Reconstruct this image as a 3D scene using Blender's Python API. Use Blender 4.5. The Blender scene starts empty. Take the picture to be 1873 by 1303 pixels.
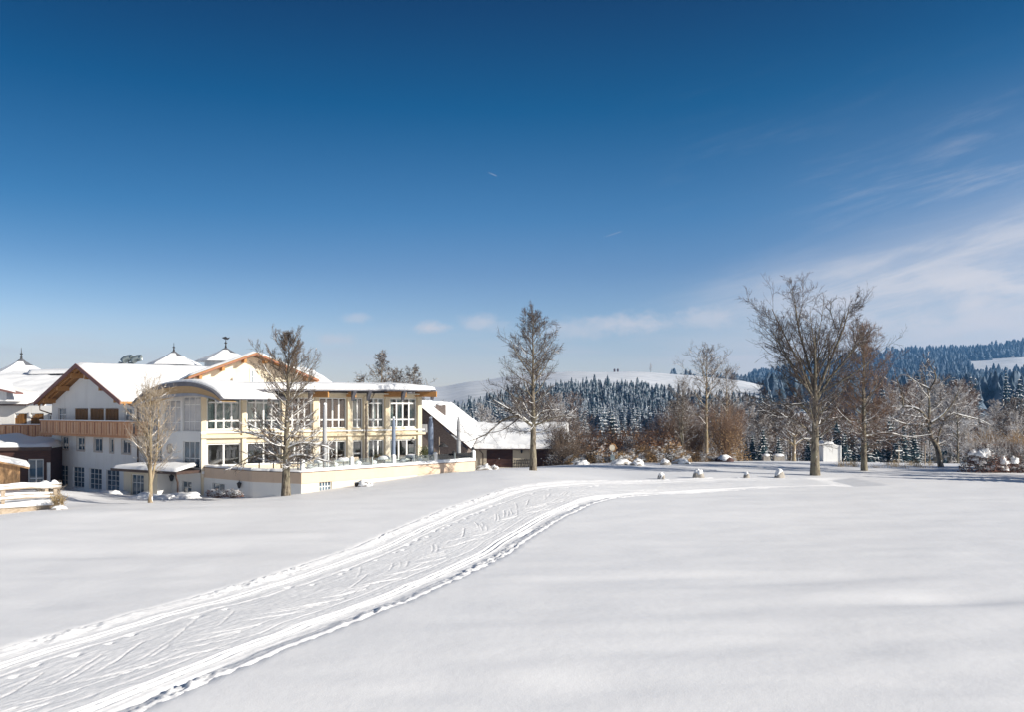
import bpy, math, random
import numpy as np
from mathutils import Vector
R = math.radians
PI = math.pi
scene = bpy.context.scene
COL = scene.collection

# ------------------------------------------------------------------ camera
FPX, HOR, CX, CAMZ = 1457.0, 750.0, 936.5, 6.0
cam_d = bpy.data.cameras.new('camera')
cam = bpy.data.objects.new('camera', cam_d)
COL.objects.link(cam)
cam.location = (0, 0, CAMZ)
cam.rotation_euler = (R(90), 0, 0)
cam_d.sensor_width = 36
cam_d.lens = 36 * FPX / 1873
cam_d.shift_y = (HOR - 651.5) / 1873
cam_d.clip_end = 20000
scene.camera = cam

# ------------------------------------------------------------------ light
SUN_AZ = math.atan2(-0.36, 0.93)          # direction TOWARDS the sun in the ground plane
SUN_EL = R(23)
sun_dir = Vector((math.cos(SUN_AZ) * math.cos(SUN_EL), math.sin(SUN_AZ) * math.cos(SUN_EL), math.sin(SUN_EL)))
sd = bpy.data.lights.new('sun', 'SUN')
sd.energy = 4.6
sd.angle = R(0.6)
sd.color = (1.0, 0.93, 0.82)
so = bpy.data.objects.new('sun', sd)
COL.objects.link(so)
so.rotation_euler = (-sun_dir).to_track_quat('-Z', 'Y').to_euler()
so.location = (60, -30, 60)

world = bpy.data.worlds.new('World')
scene.world = world
world.use_nodes = True
wn = world.node_tree
wn.nodes.clear()
NL = wn.links.new
def N(t, **k):
    n = wn.nodes.new(t)
    for a, b in k.items(): setattr(n, a, b)
    return n
def wmath(op, a, b=None, c=None):
    n = N('ShaderNodeMath', operation=op)
    for i, v in enumerate((a, b, c)):
        if v is None: continue
        if isinstance(v, (int, float)): n.inputs[i].default_value = v
        else: NL(v, n.inputs[i])
    return n.outputs[0]
def wsmooth(v, a, b):
    n = N('ShaderNodeMapRange', interpolation_type='SMOOTHSTEP')
    NL(v, n.inputs[0]); n.inputs[1].default_value = a; n.inputs[2].default_value = b
    return n.outputs[0]
def wmix(f, a, b, mode='MIX'):
    n = N('ShaderNodeMix', data_type='RGBA', blend_type=mode)
    if isinstance(f, (int, float)): n.inputs[0].default_value = f
    else: NL(f, n.inputs[0])
    for v, i in ((a, 6), (b, 7)):
        if isinstance(v, tuple): n.inputs[i].default_value = (*v, 1)
        else: NL(v, n.inputs[i])
    return n.outputs[2]
sky = N('ShaderNodeTexSky', sky_type='NISHITA')
sky.sun_disc = False
sky.sun_elevation = SUN_EL
sky.sun_rotation = PI / 2 - SUN_AZ
sky.altitude = 900
sky.air_density = 1.0
sky.dust_density = 0.4
sky.ozone_density = 2.5
tc = N('ShaderNodeTexCoord')
sep = N('ShaderNodeSeparateXYZ'); NL(tc.outputs['Generated'], sep.inputs[0])
X_, Y_, Z_ = sep.outputs
az = wmath('ARCTAN2', X_, Y_)
hyp = wmath('SQRT', wmath('ADD', wmath('MULTIPLY', X_, X_), wmath('MULTIPLY', Y_, Y_)))
el = wmath('ARCTAN2', Z_, hyp)
# polarised, very clear winter air: the blue deepens quickly with height
ramp = N('ShaderNodeValToRGB')
NL(wmath('MULTIPLY', el, 1 / 1.57), ramp.inputs[0])
cr = ramp.color_ramp
stops = [(0.0, (1.02, 0.86, 0.82)), (0.0393, (1.02, 0.86, 0.82)), (0.0654, (0.84, 0.785, 0.80)), (0.108, (0.5143, 0.6, 0.7)), (0.15, (0.265, 0.51, 0.66)), (0.2296, (0.01, 0.315, 0.485)), (0.2993, (0.0003, 0.168, 0.312)), (1.0, (0.0003, 0.135, 0.25))]
while len(cr.elements) < len(stops): cr.elements.new(0.5)
for e, (p, c) in zip(cr.elements, stops):
    e.position = p; e.color = (*c, 1)
skyc = wmix(1.0, sky.outputs[0], ramp.outputs[0], 'MULTIPLY')
def mul0(p, q): return wmath('MULTIPLY', p, q)
# the band of deepest blue lies away from the sun
pol = mul0(wsmooth(wmath('MULTIPLY', az, -1.0), -0.05, 0.65), wsmooth(el, 0.06, 0.26))
skyc = wmix(pol, skyc, wmix(1.0, skyc, (0.52, 0.72, 0.76), 'MULTIPLY'))
def wnoise(vec, scale, detail=6, rough=0.55, dist=0.0):
    n = N('ShaderNodeTexNoise'); NL(vec, n.inputs['Vector'])
    n.inputs['Scale'].default_value = scale; n.inputs['Detail'].default_value = detail
    n.inputs['Roughness'].default_value = rough; n.inputs['Distortion'].default_value = dist
    return n.outputs[0]
def comb(a, b):
    c = N('ShaderNodeCombineXYZ')
    NL(a, c.inputs[0]); NL(b, c.inputs[1])
    return c.outputs[0]
def inv(a): return wmath('SUBTRACT', 1.0, a)
def mul(a, b): return wmath('MULTIPLY', a, b)
# cirrus: streaks that rise to the right
ca, sa = math.cos(0.20), math.sin(0.20)
ru = wmath('ADD', mul(az, ca), mul(el, sa))
rv = wmath('SUBTRACT', mul(el, ca), mul(az, sa))
n1 = wnoise(comb(mul(ru, 3.0), mul(rv, 22.0)), 1.6, 10, 0.66, 0.35)
n2 = wnoise(comb(mul(ru, 2.4), mul(rv, 6.0)), 1.7, 5, 0.55)
n3 = wnoise(comb(mul(az, 7.0), mul(el, 15.0)), 1.3, 6, 0.6, 0.4)
right = wsmooth(az, 0.0, 0.62)
# lower sheet: bright veil under a line that climbs to the right
sheet = mul(inv(wsmooth(rv, 0.055, 0.135)), wsmooth(az, 0.10, 0.42))
sheet = mul(sheet, wmath('ADD', 0.36, mul(wsmooth(n1, 0.34, 0.74), 0.55)))
# fine wisps higher up
wisp = mul(mul(wsmooth(n1, 0.44, 0.86), wsmooth(n2, 0.38, 0.70)), mul(right, inv(wsmooth(el, 0.22, 0.42))))
wisp = mul(wisp, 0.55)
# general brightening towards the sun side
veil = mul(mul(wsmooth(az, 0.18, 0.72), inv(wsmooth(el, 0.10, 0.42))), 0.22)
# soft warm clouds low on the right
low = mul(mul(wsmooth(n3, 0.40, 0.60), wsmooth(az, 0.22, 0.58)), mul(wsmooth(el, 0.06, 0.10), inv(wsmooth(el, 0.13, 0.185))))
low = mul(low, 0.9)
band = mul(inv(wsmooth(el, 0.02, 0.13)), 0.32)
lown = wnoise(comb(mul(az, 3.0), mul(el, 20.0)), 1.9, 6, 0.6, 0.3)
lowc = mul(mul(wsmooth(lown, 0.42, 0.70), inv(wsmooth(el, 0.06, 0.115))), 0.42)
def over(a, b): return inv(mul(inv(a), inv(b)))
fac = over(over(over(sheet, wisp), over(veil, low)), over(band, lowc))
def puff(px, py, wx, wy, k):
    global fac
    a0 = math.atan2(px - CX, FPX); e0 = math.atan((HOR - py) / math.hypot(FPX, px - CX))
    dn = wnoise(comb(wmath('ADD', wmath('MULTIPLY', az, 40.0), px * 0.37), wmath('MULTIPLY', el, 60.0)), 1.0, 4, 0.6)
    da = wmath('DIVIDE', wmath('SUBTRACT', az, a0), wx / FPX)
    de = wmath('DIVIDE', wmath('SUBTRACT', el, e0), wy / FPX)
    d = wmath('SQRT', wmath('ADD', wmath('MULTIPLY', da, da), wmath('MULTIPLY', de, de)))
    d = wmath('ADD', d, wmath('MULTIPLY', wmath('SUBTRACT', dn, 0.5), 1.7))
    fac = over(fac, wmath('MULTIPLY', wmath('SUBTRACT', 1.0, wsmooth(d, 0.1, 1.2)), k))
for a in ((790, 599, 34, 13, .85), (655, 581, 30, 12, .4), (884, 590, 52, 17, .6), (612, 620, 44, 13, .5),
          (1155, 591, 85, 20, .75), (1050, 602, 70, 24, .5), (1290, 583, 60, 22, .5), (1350, 655, 34, 9, .6)):
    puff(*a)
def streak(x0, y0, x1, y1, w, k):
    global fac
    A = (math.atan2(x0 - CX, FPX), math.atan((HOR - y0) / math.hypot(FPX, x0 - CX)))
    B = (math.atan2(x1 - CX, FPX), math.atan((HOR - y1) / math.hypot(FPX, x1 - CX)))
    L = math.hypot(B[0] - A[0], B[1] - A[1]); c, s = (B[0] - A[0]) / L, (B[1] - A[1]) / L
    a = wmath('SUBTRACT', az, A[0]); e = wmath('SUBTRACT', el, A[1])
    t = wmath('ADD', wmath('MULTIPLY', a, c), wmath('MULTIPLY', e, s))
    d = wmath('ABSOLUTE', wmath('SUBTRACT', wmath('MULTIPLY', e, c), wmath('MULTIPLY', a, s)))
    m = wmath('SUBTRACT', 1.0, wsmooth(d, 0.0, w / FPX))
    m = wmath('MULTIPLY', m, wmath('MULTIPLY', wsmooth(t, -.001, L * .5), wmath('SUBTRACT', 1.0, wsmooth(t, L * .8, L))))
    fac = over(fac, wmath('MULTIPLY', m, k))
streak(891, 314, 910, 322, 1.8, .20)
streak(1100, 435, 1140, 422, 1.8, .16)
cloudc = (4.9, 4.75, 4.85)
final = wmix(fac, skyc, cloudc)
bg = N('ShaderNodeBackground'); NL(final, bg.inputs[0]); bg.inputs[1].default_value = 0.10
wo = N('ShaderNodeOutputWorld'); NL(bg.outputs[0], wo.inputs[0])
scene.view_settings.view_transform = 'Standard'
scene.view_settings.look = 'None'
scene.view_settings.exposure = 0.69
scene.view_settings.gamma = 1
scene.view_settings.use_curve_mapping = False
scene.render.engine = 'CYCLES'

# ------------------------------------------------------------------ numbers
rng = np.random.default_rng(11)
random.seed(5)
def WX(px, Y): return (px - CX) / FPX * Y
def WZ(py, Y): return CAMZ - (py - HOR) / FPX * Y
def W(px, py, Y): return Vector((WX(px, Y), Y, WZ(py, Y)))
_lat = {}
def noise2(x, y, seed=0):
    if seed not in _lat: _lat[seed] = np.random.default_rng(1000 + seed).random((256, 256))
    L = _lat[seed]
    xi = np.floor(x).astype(int); yi = np.floor(y).astype(int)
    fx = x - xi; fy = y - yi
    fx = fx * fx * (3 - 2 * fx); fy = fy * fy * (3 - 2 * fy)
    a = L[xi % 256, yi % 256]; b = L[(xi + 1) % 256, yi % 256]
    c = L[xi % 256, (yi + 1) % 256]; d = L[(xi + 1) % 256, (yi + 1) % 256]
    return (a * (1 - fx) + b * fx) * (1 - fy) + (c * (1 - fx) + d * fx) * fy - 0.5

# ------------------------------------------------------------------ materials
def mat(name, color, rough=0.8, noise=None, bump=None, spec=0.3, metal=0.0, stretch=None):
    """noise=(scale, colour2, lo, hi); bump=(scale, strength, distance)"""
    m = bpy.data.materials.new(name); m.use_nodes = True
    nt = m.node_tree; p = nt.nodes['Principled BSDF']
    p.inputs['Roughness'].default_value = rough
    p.inputs['Specular IOR Level'].default_value = spec
    p.inputs['Metallic'].default_value = metal
    p.inputs['Base Color'].default_value = (*color, 1)
    if noise or bump:
        t = nt.nodes.new('ShaderNodeTexCoord'); mp = nt.nodes.new('ShaderNodeMapping')
        g = nt.nodes.new('ShaderNodeNewGeometry')
        nt.links.new(g.outputs['Position'] if not stretch else g.outputs['Position'], mp.inputs[0])
        if stretch: mp.inputs['Scale'].default_value = stretch
    if noise:
        n = nt.nodes.new('ShaderNodeTexNoise'); n.inputs['Scale'].default_value = noise[0]
        n.inputs['Detail'].default_value = 6; n.inputs['Roughness'].default_value = 0.6
        nt.links.new(mp.outputs[0], n.inputs['Vector'])
        r = nt.nodes.new('ShaderNodeMapRange'); r.inputs[1].default_value = noise[2]; r.inputs[2].default_value = noise[3]
        nt.links.new(n.outputs[0], r.inputs[0])
        x = nt.nodes.new('ShaderNodeMix'); x.data_type = 'RGBA'
        x.inputs[6].default_value = (*color, 1); x.inputs[7].default_value = (*noise[1], 1)
        nt.links.new(r.outputs[0], x.inputs[0]); nt.links.new(x.outputs[2], p.inputs['Base Color'])
        if name.endswith('render'):     # rain streaks and damp marks running down the plaster
            m2 = nt.nodes.new('ShaderNodeMapping'); m2.inputs['Scale'].default_value = (2.2, 2.2, .16); nt.links.new(g.outputs['Position'], m2.inputs[0])
            n2_ = nt.nodes.new('ShaderNodeTexNoise'); n2_.inputs['Scale'].default_value = 1.0; n2_.inputs['Detail'].default_value = 7; n2_.inputs['Roughness'].default_value = .7; nt.links.new(m2.outputs[0], n2_.inputs['Vector'])
            r2 = nt.nodes.new('ShaderNodeMapRange'); r2.inputs[1].default_value = .52; r2.inputs[2].default_value = .78; r2.inputs[4].default_value = .55; nt.links.new(n2_.outputs[0], r2.inputs[0])
            x2 = nt.nodes.new('ShaderNodeMix'); x2.data_type = 'RGBA'; x2.inputs[7].default_value = (*[c_ * k_ for c_, k_ in zip(color, (.74, .72, .70))], 1)
            nt.links.new(r2.outputs[0], x2.inputs[0]); nt.links.new(x.outputs[2], x2.inputs[6]); nt.links.new(x2.outputs[2], p.inputs['Base Color'])
    if bump:
        n = nt.nodes.new('ShaderNodeTexNoise'); n.inputs['Scale'].default_value = bump[0]
        n.inputs['Detail'].default_value = 5
        nt.links.new(mp.outputs[0], n.inputs['Vector'])
        b = nt.nodes.new('ShaderNodeBump'); b.inputs['Strength'].default_value = bump[1]; b.inputs['Distance'].default_value = bump[2]
        nt.links.new(n.outputs[0], b.inputs['Height']); nt.links.new(b.outputs[0], p.inputs['Normal'])
    return m
M = {}
M['snow'] = mat('snow', (0.86, 0.87, 0.89), 0.6, bump=(9, 0.35, 0.03), spec=0.25)
M['roofsnow'] = mat('roof_snow', (0.88, 0.89, 0.90), 0.6, bump=(2.5, 0.3, 0.12), spec=0.2)
M['white'] = mat('white_render', (0.80, 0.80, 0.78), 0.85, noise=(0.6, (0.74, 0.745, 0.74), 0.35, 0.7), bump=(30, 0.15, 0.01))
M['cream'] = mat('cream_render', (0.76, 0.66, 0.48), 0.85, noise=(0.7, (0.71, 0.60, 0.43), 0.35, 0.7), bump=(30, 0.15, 0.01))
M['cream2'] = mat('pale_cream_render', (0.76, 0.69, 0.55), 0.85, noise=(0.7, (0.71, 0.63, 0.49), 0.35, 0.7), bump=(30, 0.15, 0.01))
M['peach'] = mat('peach_render', (0.68, 0.53, 0.40), 0.85, noise=(0.9, (0.63, 0.48, 0.36), 0.35, 0.7))
M['frame'] = mat('white_window_frame', (0.82, 0.82, 0.80), 0.45, noise=(3, (.76, .77, .76), .3, .7))
M['surround'] = mat('beige_surround', (0.58, 0.52, 0.46), 0.8, noise=(4, (.52, .46, .42), .3, .7))
M['wood'] = mat('golden_wood', (0.50, 0.26, 0.09), 0.65, noise=(2.5, (0.36, 0.17, 0.055), 0.35, 0.7), stretch=(2, 2, 6))
M['larch'] = mat('larch_boards', (0.64, 0.34, 0.18), 0.7, noise=(5, (0.46, 0.21, 0.10), 0.3, 0.72), stretch=(3, 3, .6))
M['larchpale'] = mat('pale_larch_boards', (0.74, 0.47, 0.29), 0.7, noise=(5, (0.60, 0.34, 0.20), 0.3, 0.72), stretch=(3, 3, .6))
M['larchdark'] = mat('brown_larch_post', (0.36, 0.17, 0.10), 0.7, noise=(5, (0.28, 0.12, 0.07), 0.3, 0.72), stretch=(3, 3, .6))
M['shutter'] = mat('brown_shutter', (0.24, 0.12, 0.035), 0.7, noise=(4, (0.15, 0.07, 0.02), 0.3, 0.7), stretch=(3, 3, .5))
M['darkwood'] = mat('dark_stained_wood', (0.055, 0.028, 0.025), 0.7, noise=(3, (0.10, 0.045, 0.03), 0.35, 0.7), stretch=(.5, .5, 5))
M['shingle'] = mat('weathered_shingles', (0.12, 0.095, 0.085), 0.9, noise=(5, (0.22, 0.18, 0.16), 0.35, 0.65), stretch=(1, 1, 3))
M['metal'] = mat('grey_sheet_metal', (0.16, 0.16, 0.18), 0.45, noise=(2, (0.10, 0.10, 0.12), 0.3, 0.7), metal=0.5)
M['iron'] = mat('black_iron', (0.03, 0.03, 0.035), 0.6, noise=(5, (.05, .05, .05), .3, .7))
M['copper'] = mat('dark_gutter', (0.07, 0.05, 0.05), 0.5, noise=(4, (.11, .07, .05), .3, .7), metal=0.4)
M['steel'] = mat('galvanised_steel', (0.42, 0.47, 0.47), 0.4, noise=(3, (0.32, 0.38, 0.38), 0.3, 0.7), metal=0.6)
M['tile'] = mat('terracotta_tile', (0.38, 0.19, 0.13), 0.8, noise=(3, (0.30, 0.13, 0.09), 0.3, 0.7))
M['tiledark'] = mat('purple_brown_rake', (0.27, 0.14, 0.12), 0.8, noise=(3, (0.2, 0.1, 0.09), 0.3, 0.7))
M['slate'] = mat('slate', (0.09, 0.095, 0.11), 0.6, noise=(6, (0.17, 0.18, 0.20), 0.4, 0.65))
M['bark'] = mat('bark', (0.16, 0.12, 0.08), 0.9, noise=(3, (0.30, 0.25, 0.18), 0.42, 0.62), bump=(12, 0.6, 0.05), stretch=(1, 1, .4))
M['barkdark'] = mat('dark_bark', (0.085, 0.066, 0.05), 0.9, noise=(4, (0.17, 0.13, 0.09), 0.4, 0.65), bump=(12, 0.6, 0.05), stretch=(1, 1, .4))
M['barkpale'] = mat('pale_bark', (0.42, 0.33, 0.22), 0.9, noise=(3, (0.24, 0.17, 0.10), 0.45, 0.65), bump=(12, 0.5, 0.04), stretch=(1, 1, .4))
def bark_mat(name, c1, c2, snowlo):
    m = bpy.data.materials.new(name); m.use_nodes = True; nt = m.node_tree; p = nt.nodes['Principled BSDF']; L_ = nt.links.new
    p.inputs['Roughness'].default_value = .95; p.inputs['Specular IOR Level'].default_value = .1
    g_ = nt.nodes.new('ShaderNodeNewGeometry')
    def nz(scale, stretch, det=5):
        mp = nt.nodes.new('ShaderNodeMapping'); mp.inputs['Scale'].default_value = stretch; L_(g_.outputs['Position'], mp.inputs[0])
        n = nt.nodes.new('ShaderNodeTexNoise'); n.inputs['Scale'].default_value = scale; n.inputs['Detail'].default_value = det; n.inputs['Roughness'].default_value = .65
        L_(mp.outputs[0], n.inputs['Vector']); return n.outputs[0]
    def rng_(v, lo, hi):
        r = nt.nodes.new('ShaderNodeMapRange'); r.inputs[1].default_value = lo; r.inputs[2].default_value = hi; L_(v, r.inputs[0]); return r.outputs[0]
    def mx(f, a_, b_):
        x = nt.nodes.new('ShaderNodeMix'); x.data_type = 'RGBA'; L_(f, x.inputs[0])
        for v, i in ((a_, 6), (b_, 7)):
            if isinstance(v, tuple): x.inputs[i].default_value = (*v, 1)
            else: L_(v, x.inputs[i])
        return x.outputs[2]
    fiss = nz(9, (1, 1, .25)); patch = nz(1.6, (1, 1, .6)); sn = nz(2.6, (1, 1, .45), 7)
    c = mx(rng_(fiss, .38, .62), c1, c2); c = mx(rng_(patch, .45, .65), c, tuple(x * y for x, y in zip(c2, (.85, .89, .80))))
    c = mx(rng_(sn, snowlo, snowlo + .05), c, (.84, .85, .87)); L_(c, p.inputs['Base Color'])
    bp = nt.nodes.new('ShaderNodeBump'); bp.inputs['Strength'].default_value = .9; bp.inputs['Distance'].default_value = .06; L_(fiss, bp.inputs['Height']); L_(bp.outputs[0], p.inputs['Normal'])
    return m
M['bark'] = bark_mat('bark', (.055, .042, .03), (.27, .235, .185), .64)
M['barkdark'] = bark_mat('dark_bark', (.04, .032, .026), (.13, .10, .075), .66)
M['barkpale'] = bark_mat('pale_bark', (.17, .125, .085), (.40, .32, .22), .60)
M['twigdark'] = mat('twig_dark', (0.065, 0.05, 0.042), 0.9, noise=(2, (0.10, 0.075, 0.06), 0.3, 0.7))
M['twigfrost'] = mat('frosted_twig', (0.30, 0.26, 0.23), 0.9, noise=(1.2, (0.62, 0.61, 0.62), 0.45, 0.62))
M['twig'] = mat('twig_brown', (0.12, 0.092, 0.07), 0.9, noise=(2, (0.15, 0.11, 0.08), 0.3, 0.7))
M['twigred'] = mat('twig_red_brown', (0.15, 0.09, 0.06), 0.9, noise=(2, (0.20, 0.13, 0.085), 0.3, 0.7))
M['twigpale'] = mat('twig_pale', (0.30, 0.25, 0.20), 0.9, noise=(2, (0.46, 0.39, 0.31), 0.3, 0.7))
M['needle'] = mat('spruce_needles', (0.014, 0.036, 0.050), 0.9, noise=(1.5, (0.026, 0.056, 0.066), 0.3, 0.7))
M['frostneedle'] = mat('frosted_needles', (0.018, 0.042, 0.060), 0.9, noise=(0.8, (0.52, 0.57, 0.64), 0.45, 0.72))
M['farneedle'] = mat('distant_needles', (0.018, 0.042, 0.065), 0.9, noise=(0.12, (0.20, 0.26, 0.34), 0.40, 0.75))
M['beech'] = mat('dead_beech_leaves', (0.42, 0.21, 0.11), 0.9, noise=(1.5, (0.56, 0.34, 0.17), 0.3, 0.7))
M['redleaf'] = mat('dark_red_leaves', (0.15, 0.075, 0.055), 0.9, noise=(1.5, (0.24, 0.13, 0.09), 0.3, 0.7))
M['ochre'] = mat('dry_ochre_leaves', (0.44, 0.30, 0.15), 0.9, noise=(2, (0.30, 0.19, 0.09), 0.3, 0.7))
M['green'] = mat('evergreen_leaf', (0.16, 0.17, 0.05), 0.7, noise=(6, (0.08, 0.10, 0.03), 0.3, 0.7))
M['stone'] = mat('grey_stone', (0.24, 0.22, 0.20), 0.9, noise=(2, (0.38, 0.35, 0.31), 0.35, 0.65), bump=(8, .5, .05))
M['greywood'] = mat('weathered_wood', (0.48, 0.41, 0.33), 0.85, noise=(4, (0.30, 0.23, 0.16), 0.3, 0.7), stretch=(.5, 2, 3))
M['shedwood'] = mat('shed_boards', (0.50, 0.32, 0.17), 0.8, noise=(5, (0.36, 0.21, 0.10), 0.3, 0.7), stretch=(3, 3, .5))
M['fabric'] = mat('blue_grey_cover', (0.17, 0.22, 0.31), 0.85, noise=(4, (0.25, 0.29, 0.37), 0.3, 0.7))
M['fabric2'] = mat('pale_grey_cover', (0.42, 0.43, 0.44), 0.85, noise=(4, (0.34, 0.35, 0.37), 0.3, 0.7))
M['grass'] = mat('dry_grass', (0.42, 0.32, 0.18), 0.9, noise=(3, (.3, .22, .12), .3, .7))
M['interior'] = mat('interior_wall', (0.58, 0.54, 0.47), 0.9, noise=(1.2, (0.36, 0.32, 0.27), 0.45, 0.6))
M['curtain'] = mat('teal_grey_curtain', (0.66, 0.74, 0.71), 0.9, noise=(7, (0.38, 0.48, 0.47), 0.3, 0.7), stretch=(3, 3, .1))
M['brickint'] = mat('brown_blind', (0.26, 0.15, 0.10), 0.9, noise=(5, (0.19, 0.10, 0.07), 0.3, 0.7))
M['bulb'] = mat('white_globe', (0.85, 0.85, 0.83), 0.4)
M['hillforest'] = mat('forest_floor', (0.75, 0.77, 0.80), 0.9, noise=(0.05, (0.60, 0.63, 0.66), 0.4, 0.6))
# dark opaque looking glass of the small windows
g = mat('dark_glass', (0.035, 0.06, 0.09), 0.03, noise=(0.8, (0.10, 0.16, 0.21), 0.35, 0.65), spec=0.9)
M['dglass'] = g
def clear_glass(name, tint, gl):
    m = bpy.data.materials.new(name); m.use_nodes = True
    nt = m.node_tree; nt.nodes.clear()
    o = nt.nodes.new('ShaderNodeOutputMaterial'); tr = nt.nodes.new('ShaderNodeBsdfTransparent')
    tr.inputs[0].default_value = (*tint, 1)
    gs = nt.nodes.new('ShaderNodeBsdfGlossy'); gs.inputs[1].default_value = 0.02
    fr = nt.nodes.new('ShaderNodeFresnel'); fr.inputs[0].default_value = 1.5
    nz = nt.nodes.new('ShaderNodeTexNoise'); nz.inputs['Scale'].default_value = .7
    ge = nt.nodes.new('ShaderNodeNewGeometry'); nt.links.new(ge.outputs['Position'], nz.inputs['Vector'])
    bp = nt.nodes.new('ShaderNodeBump'); bp.inputs['Strength'].default_value = .08; bp.inputs['Distance'].default_value = .05
    nt.links.new(nz.outputs[0], bp.inputs['Height']); nt.links.new(bp.outputs[0], gs.inputs['Normal'])
    ad = nt.nodes.new('ShaderNodeMath'); ad.operation = 'ADD'; ad.inputs[1].default_value = gl
    nt.links.new(fr.outputs[0], ad.inputs[0])
    mx = nt.nodes.new('ShaderNodeMixShader')
    nt.links.new(ad.outputs[0], mx.inputs[0]); nt.links.new(tr.outputs[0], mx.inputs[1]); nt.links.new(gs.outputs[0], mx.inputs[2])
    nt.links.new(mx.outputs[0], o.inputs[0])
    return m
M['glass'] = clear_glass('window_glass', (0.84, 0.92, 0.92), 0.13)
M['paleglass'] = mat('glass_pale_reflection', (0.50, 0.51, 0.53), 0.06, noise=(0.9, (0.34, 0.36, 0.40), 0.35, 0.65), spec=0.8)  # pale base colour stands in for the snowy reflections in the bay panes
M['balglass'] = clear_glass('balustrade_glass', (0.88, 0.93, 0.92), 0.06)

# ------------------------------------------------------------------ builders
def tag(o, label=None, cat=None, group=None, kind=None):
    if label: o['label'] = label
    if cat: o['category'] = cat
    if group: o['group'] = group
    if kind: o['kind'] = kind
    return o
def empty(name, loc=(0, 0, 0), label=None, cat=None, group=None):
    o = bpy.data.objects.new(name, None); COL.objects.link(o); o.location = loc
    return tag(o, label, cat, group)
def link(name, me, parent=None):
    o = bpy.data.objects.new(name, me); COL.objects.link(o)
    if parent is not None:
        o.parent = parent
        o.matrix_parent_inverse.identity()
        q = parent; off = Vector((0, 0, 0))
        while q is not None: off += q.location; q = q.parent
        o.location = -off
    return o
def mesh_np(name, V, F, mats, mi=None, smooth=False):
    me = bpy.data.meshes.new(name)
    V = np.asarray(V, dtype=np.float32); F = np.asarray(F, dtype=np.int32)
    n, k = F.shape
    me.vertices.add(len(V)); me.vertices.foreach_set('co', V.ravel())
    me.loops.add(n * k); me.loops.foreach_set('vertex_index', F.ravel())
    me.polygons.add(n); me.polygons.foreach_set('loop_start', np.arange(0, n * k, k, dtype=np.int32))
    try: me.polygons.foreach_set('loop_total', np.full(n, k, dtype=np.int32))
    except Exception: pass
    for m in mats: me.materials.append(m)
    if mi is not None: me.polygons.foreach_set('material_index', np.asarray(mi, dtype=np.int32))
    if smooth: me.polygons.foreach_set('use_smooth', np.ones(n, dtype=bool))
    me.update(calc_edges=True); me.validate()
    return me
class MB:
    def __init__(s): s.v = []; s.f = []; s.m = []; s.mats = []
    def mi(s, m):
        if m not in s.mats: s.mats.append(m)
        return s.mats.index(m)
    def poly(s, pts, m):
        b = len(s.v); s.v += [tuple(p) for p in pts]; s.f.append(tuple(range(b, b + len(pts)))); s.m.append(s.mi(m))
    def hexa(s, c, m):      # 8 corners: bottom 0-3, top 4-7
        b = len(s.v); s.v += [tuple(p) for p in c]; k = s.mi(m)
        for q in ((3, 2, 1, 0), (4, 5, 6, 7), (0, 1, 5, 4), (1, 2, 6, 5), (2, 3, 7, 6), (3, 0, 4, 7)):
            s.f.append(tuple(b + i for i in q)); s.m.append(k)
    def box(s, x0, x1, y0, y1, z0, z1, m):
        s.hexa([(x0, y0, z0), (x1, y0, z0), (x1, y1, z0), (x0, y1, z0), (x0, y0, z1), (x1, y0, z1), (x1, y1, z1), (x0, y1, z1)], m)
    def prism(s, a, b, m):  # polygon a to polygon b (same count), capped
        n = len(a); k = s.mi(m); o = len(s.v); s.v += [tuple(p) for p in a] + [tuple(p) for p in b]
        s.f.append(tuple(o + i for i in range(n))[::-1]); s.m.append(k)
        s.f.append(tuple(o + n + i for i in range(n))); s.m.append(k)
        for i in range(n):
            j = (i + 1) % n; s.f.append((o + i, o + j, o + n + j, o + n + i)); s.m.append(k)
    def tube(s, pts, rad, m, k=8):
        pts = [Vector(p) for p in pts]
        if not isinstance(rad, (list, tuple)): rad = [rad] * len(pts)
        o = len(s.v); mi = s.mi(m)
        for i, p in enumerate(pts):
            t = (pts[min(i + 1, len(pts) - 1)] - pts[max(i - 1, 0)]).normalized()
            ref = Vector((0, 0, 1)) if abs(t.z) < .8 else Vector((1, 0, 0))
            a = t.cross(ref).normalized(); b = t.cross(a)
            for j in range(k):
                an = 2 * PI * j / k
                s.v.append(tuple(p + (a * math.cos(an) + b * math.sin(an)) * rad[i]))
        for i in range(len(pts) - 1):
            for j in range(k):
                q = (j + 1) % k
                s.f.append((o + i * k + j, o + i * k + q, o + (i + 1) * k + q, o + (i + 1) * k + j)); s.m.append(mi)
        s.f.append(tuple(o + j for j in range(k))); s.m.append(mi)
        s.f.append(tuple(o + (len(pts) - 1) * k + j for j in range(k))[::-1]); s.m.append(mi)
    def mesh(s, name, smooth=False):
        me = bpy.data.meshes.new(name); me.from_pydata(s.v, [], s.f)
        for m in s.mats: me.materials.append(m)
        me.polygons.foreach_set('material_index', s.m)
        if smooth: me.polygons.foreach_set('use_smooth', [True] * len(s.f))
        me.update(); return me
    def build(s, name, parent=None, smooth=False):
        return link(name, s.mesh(name, smooth), parent)
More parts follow.
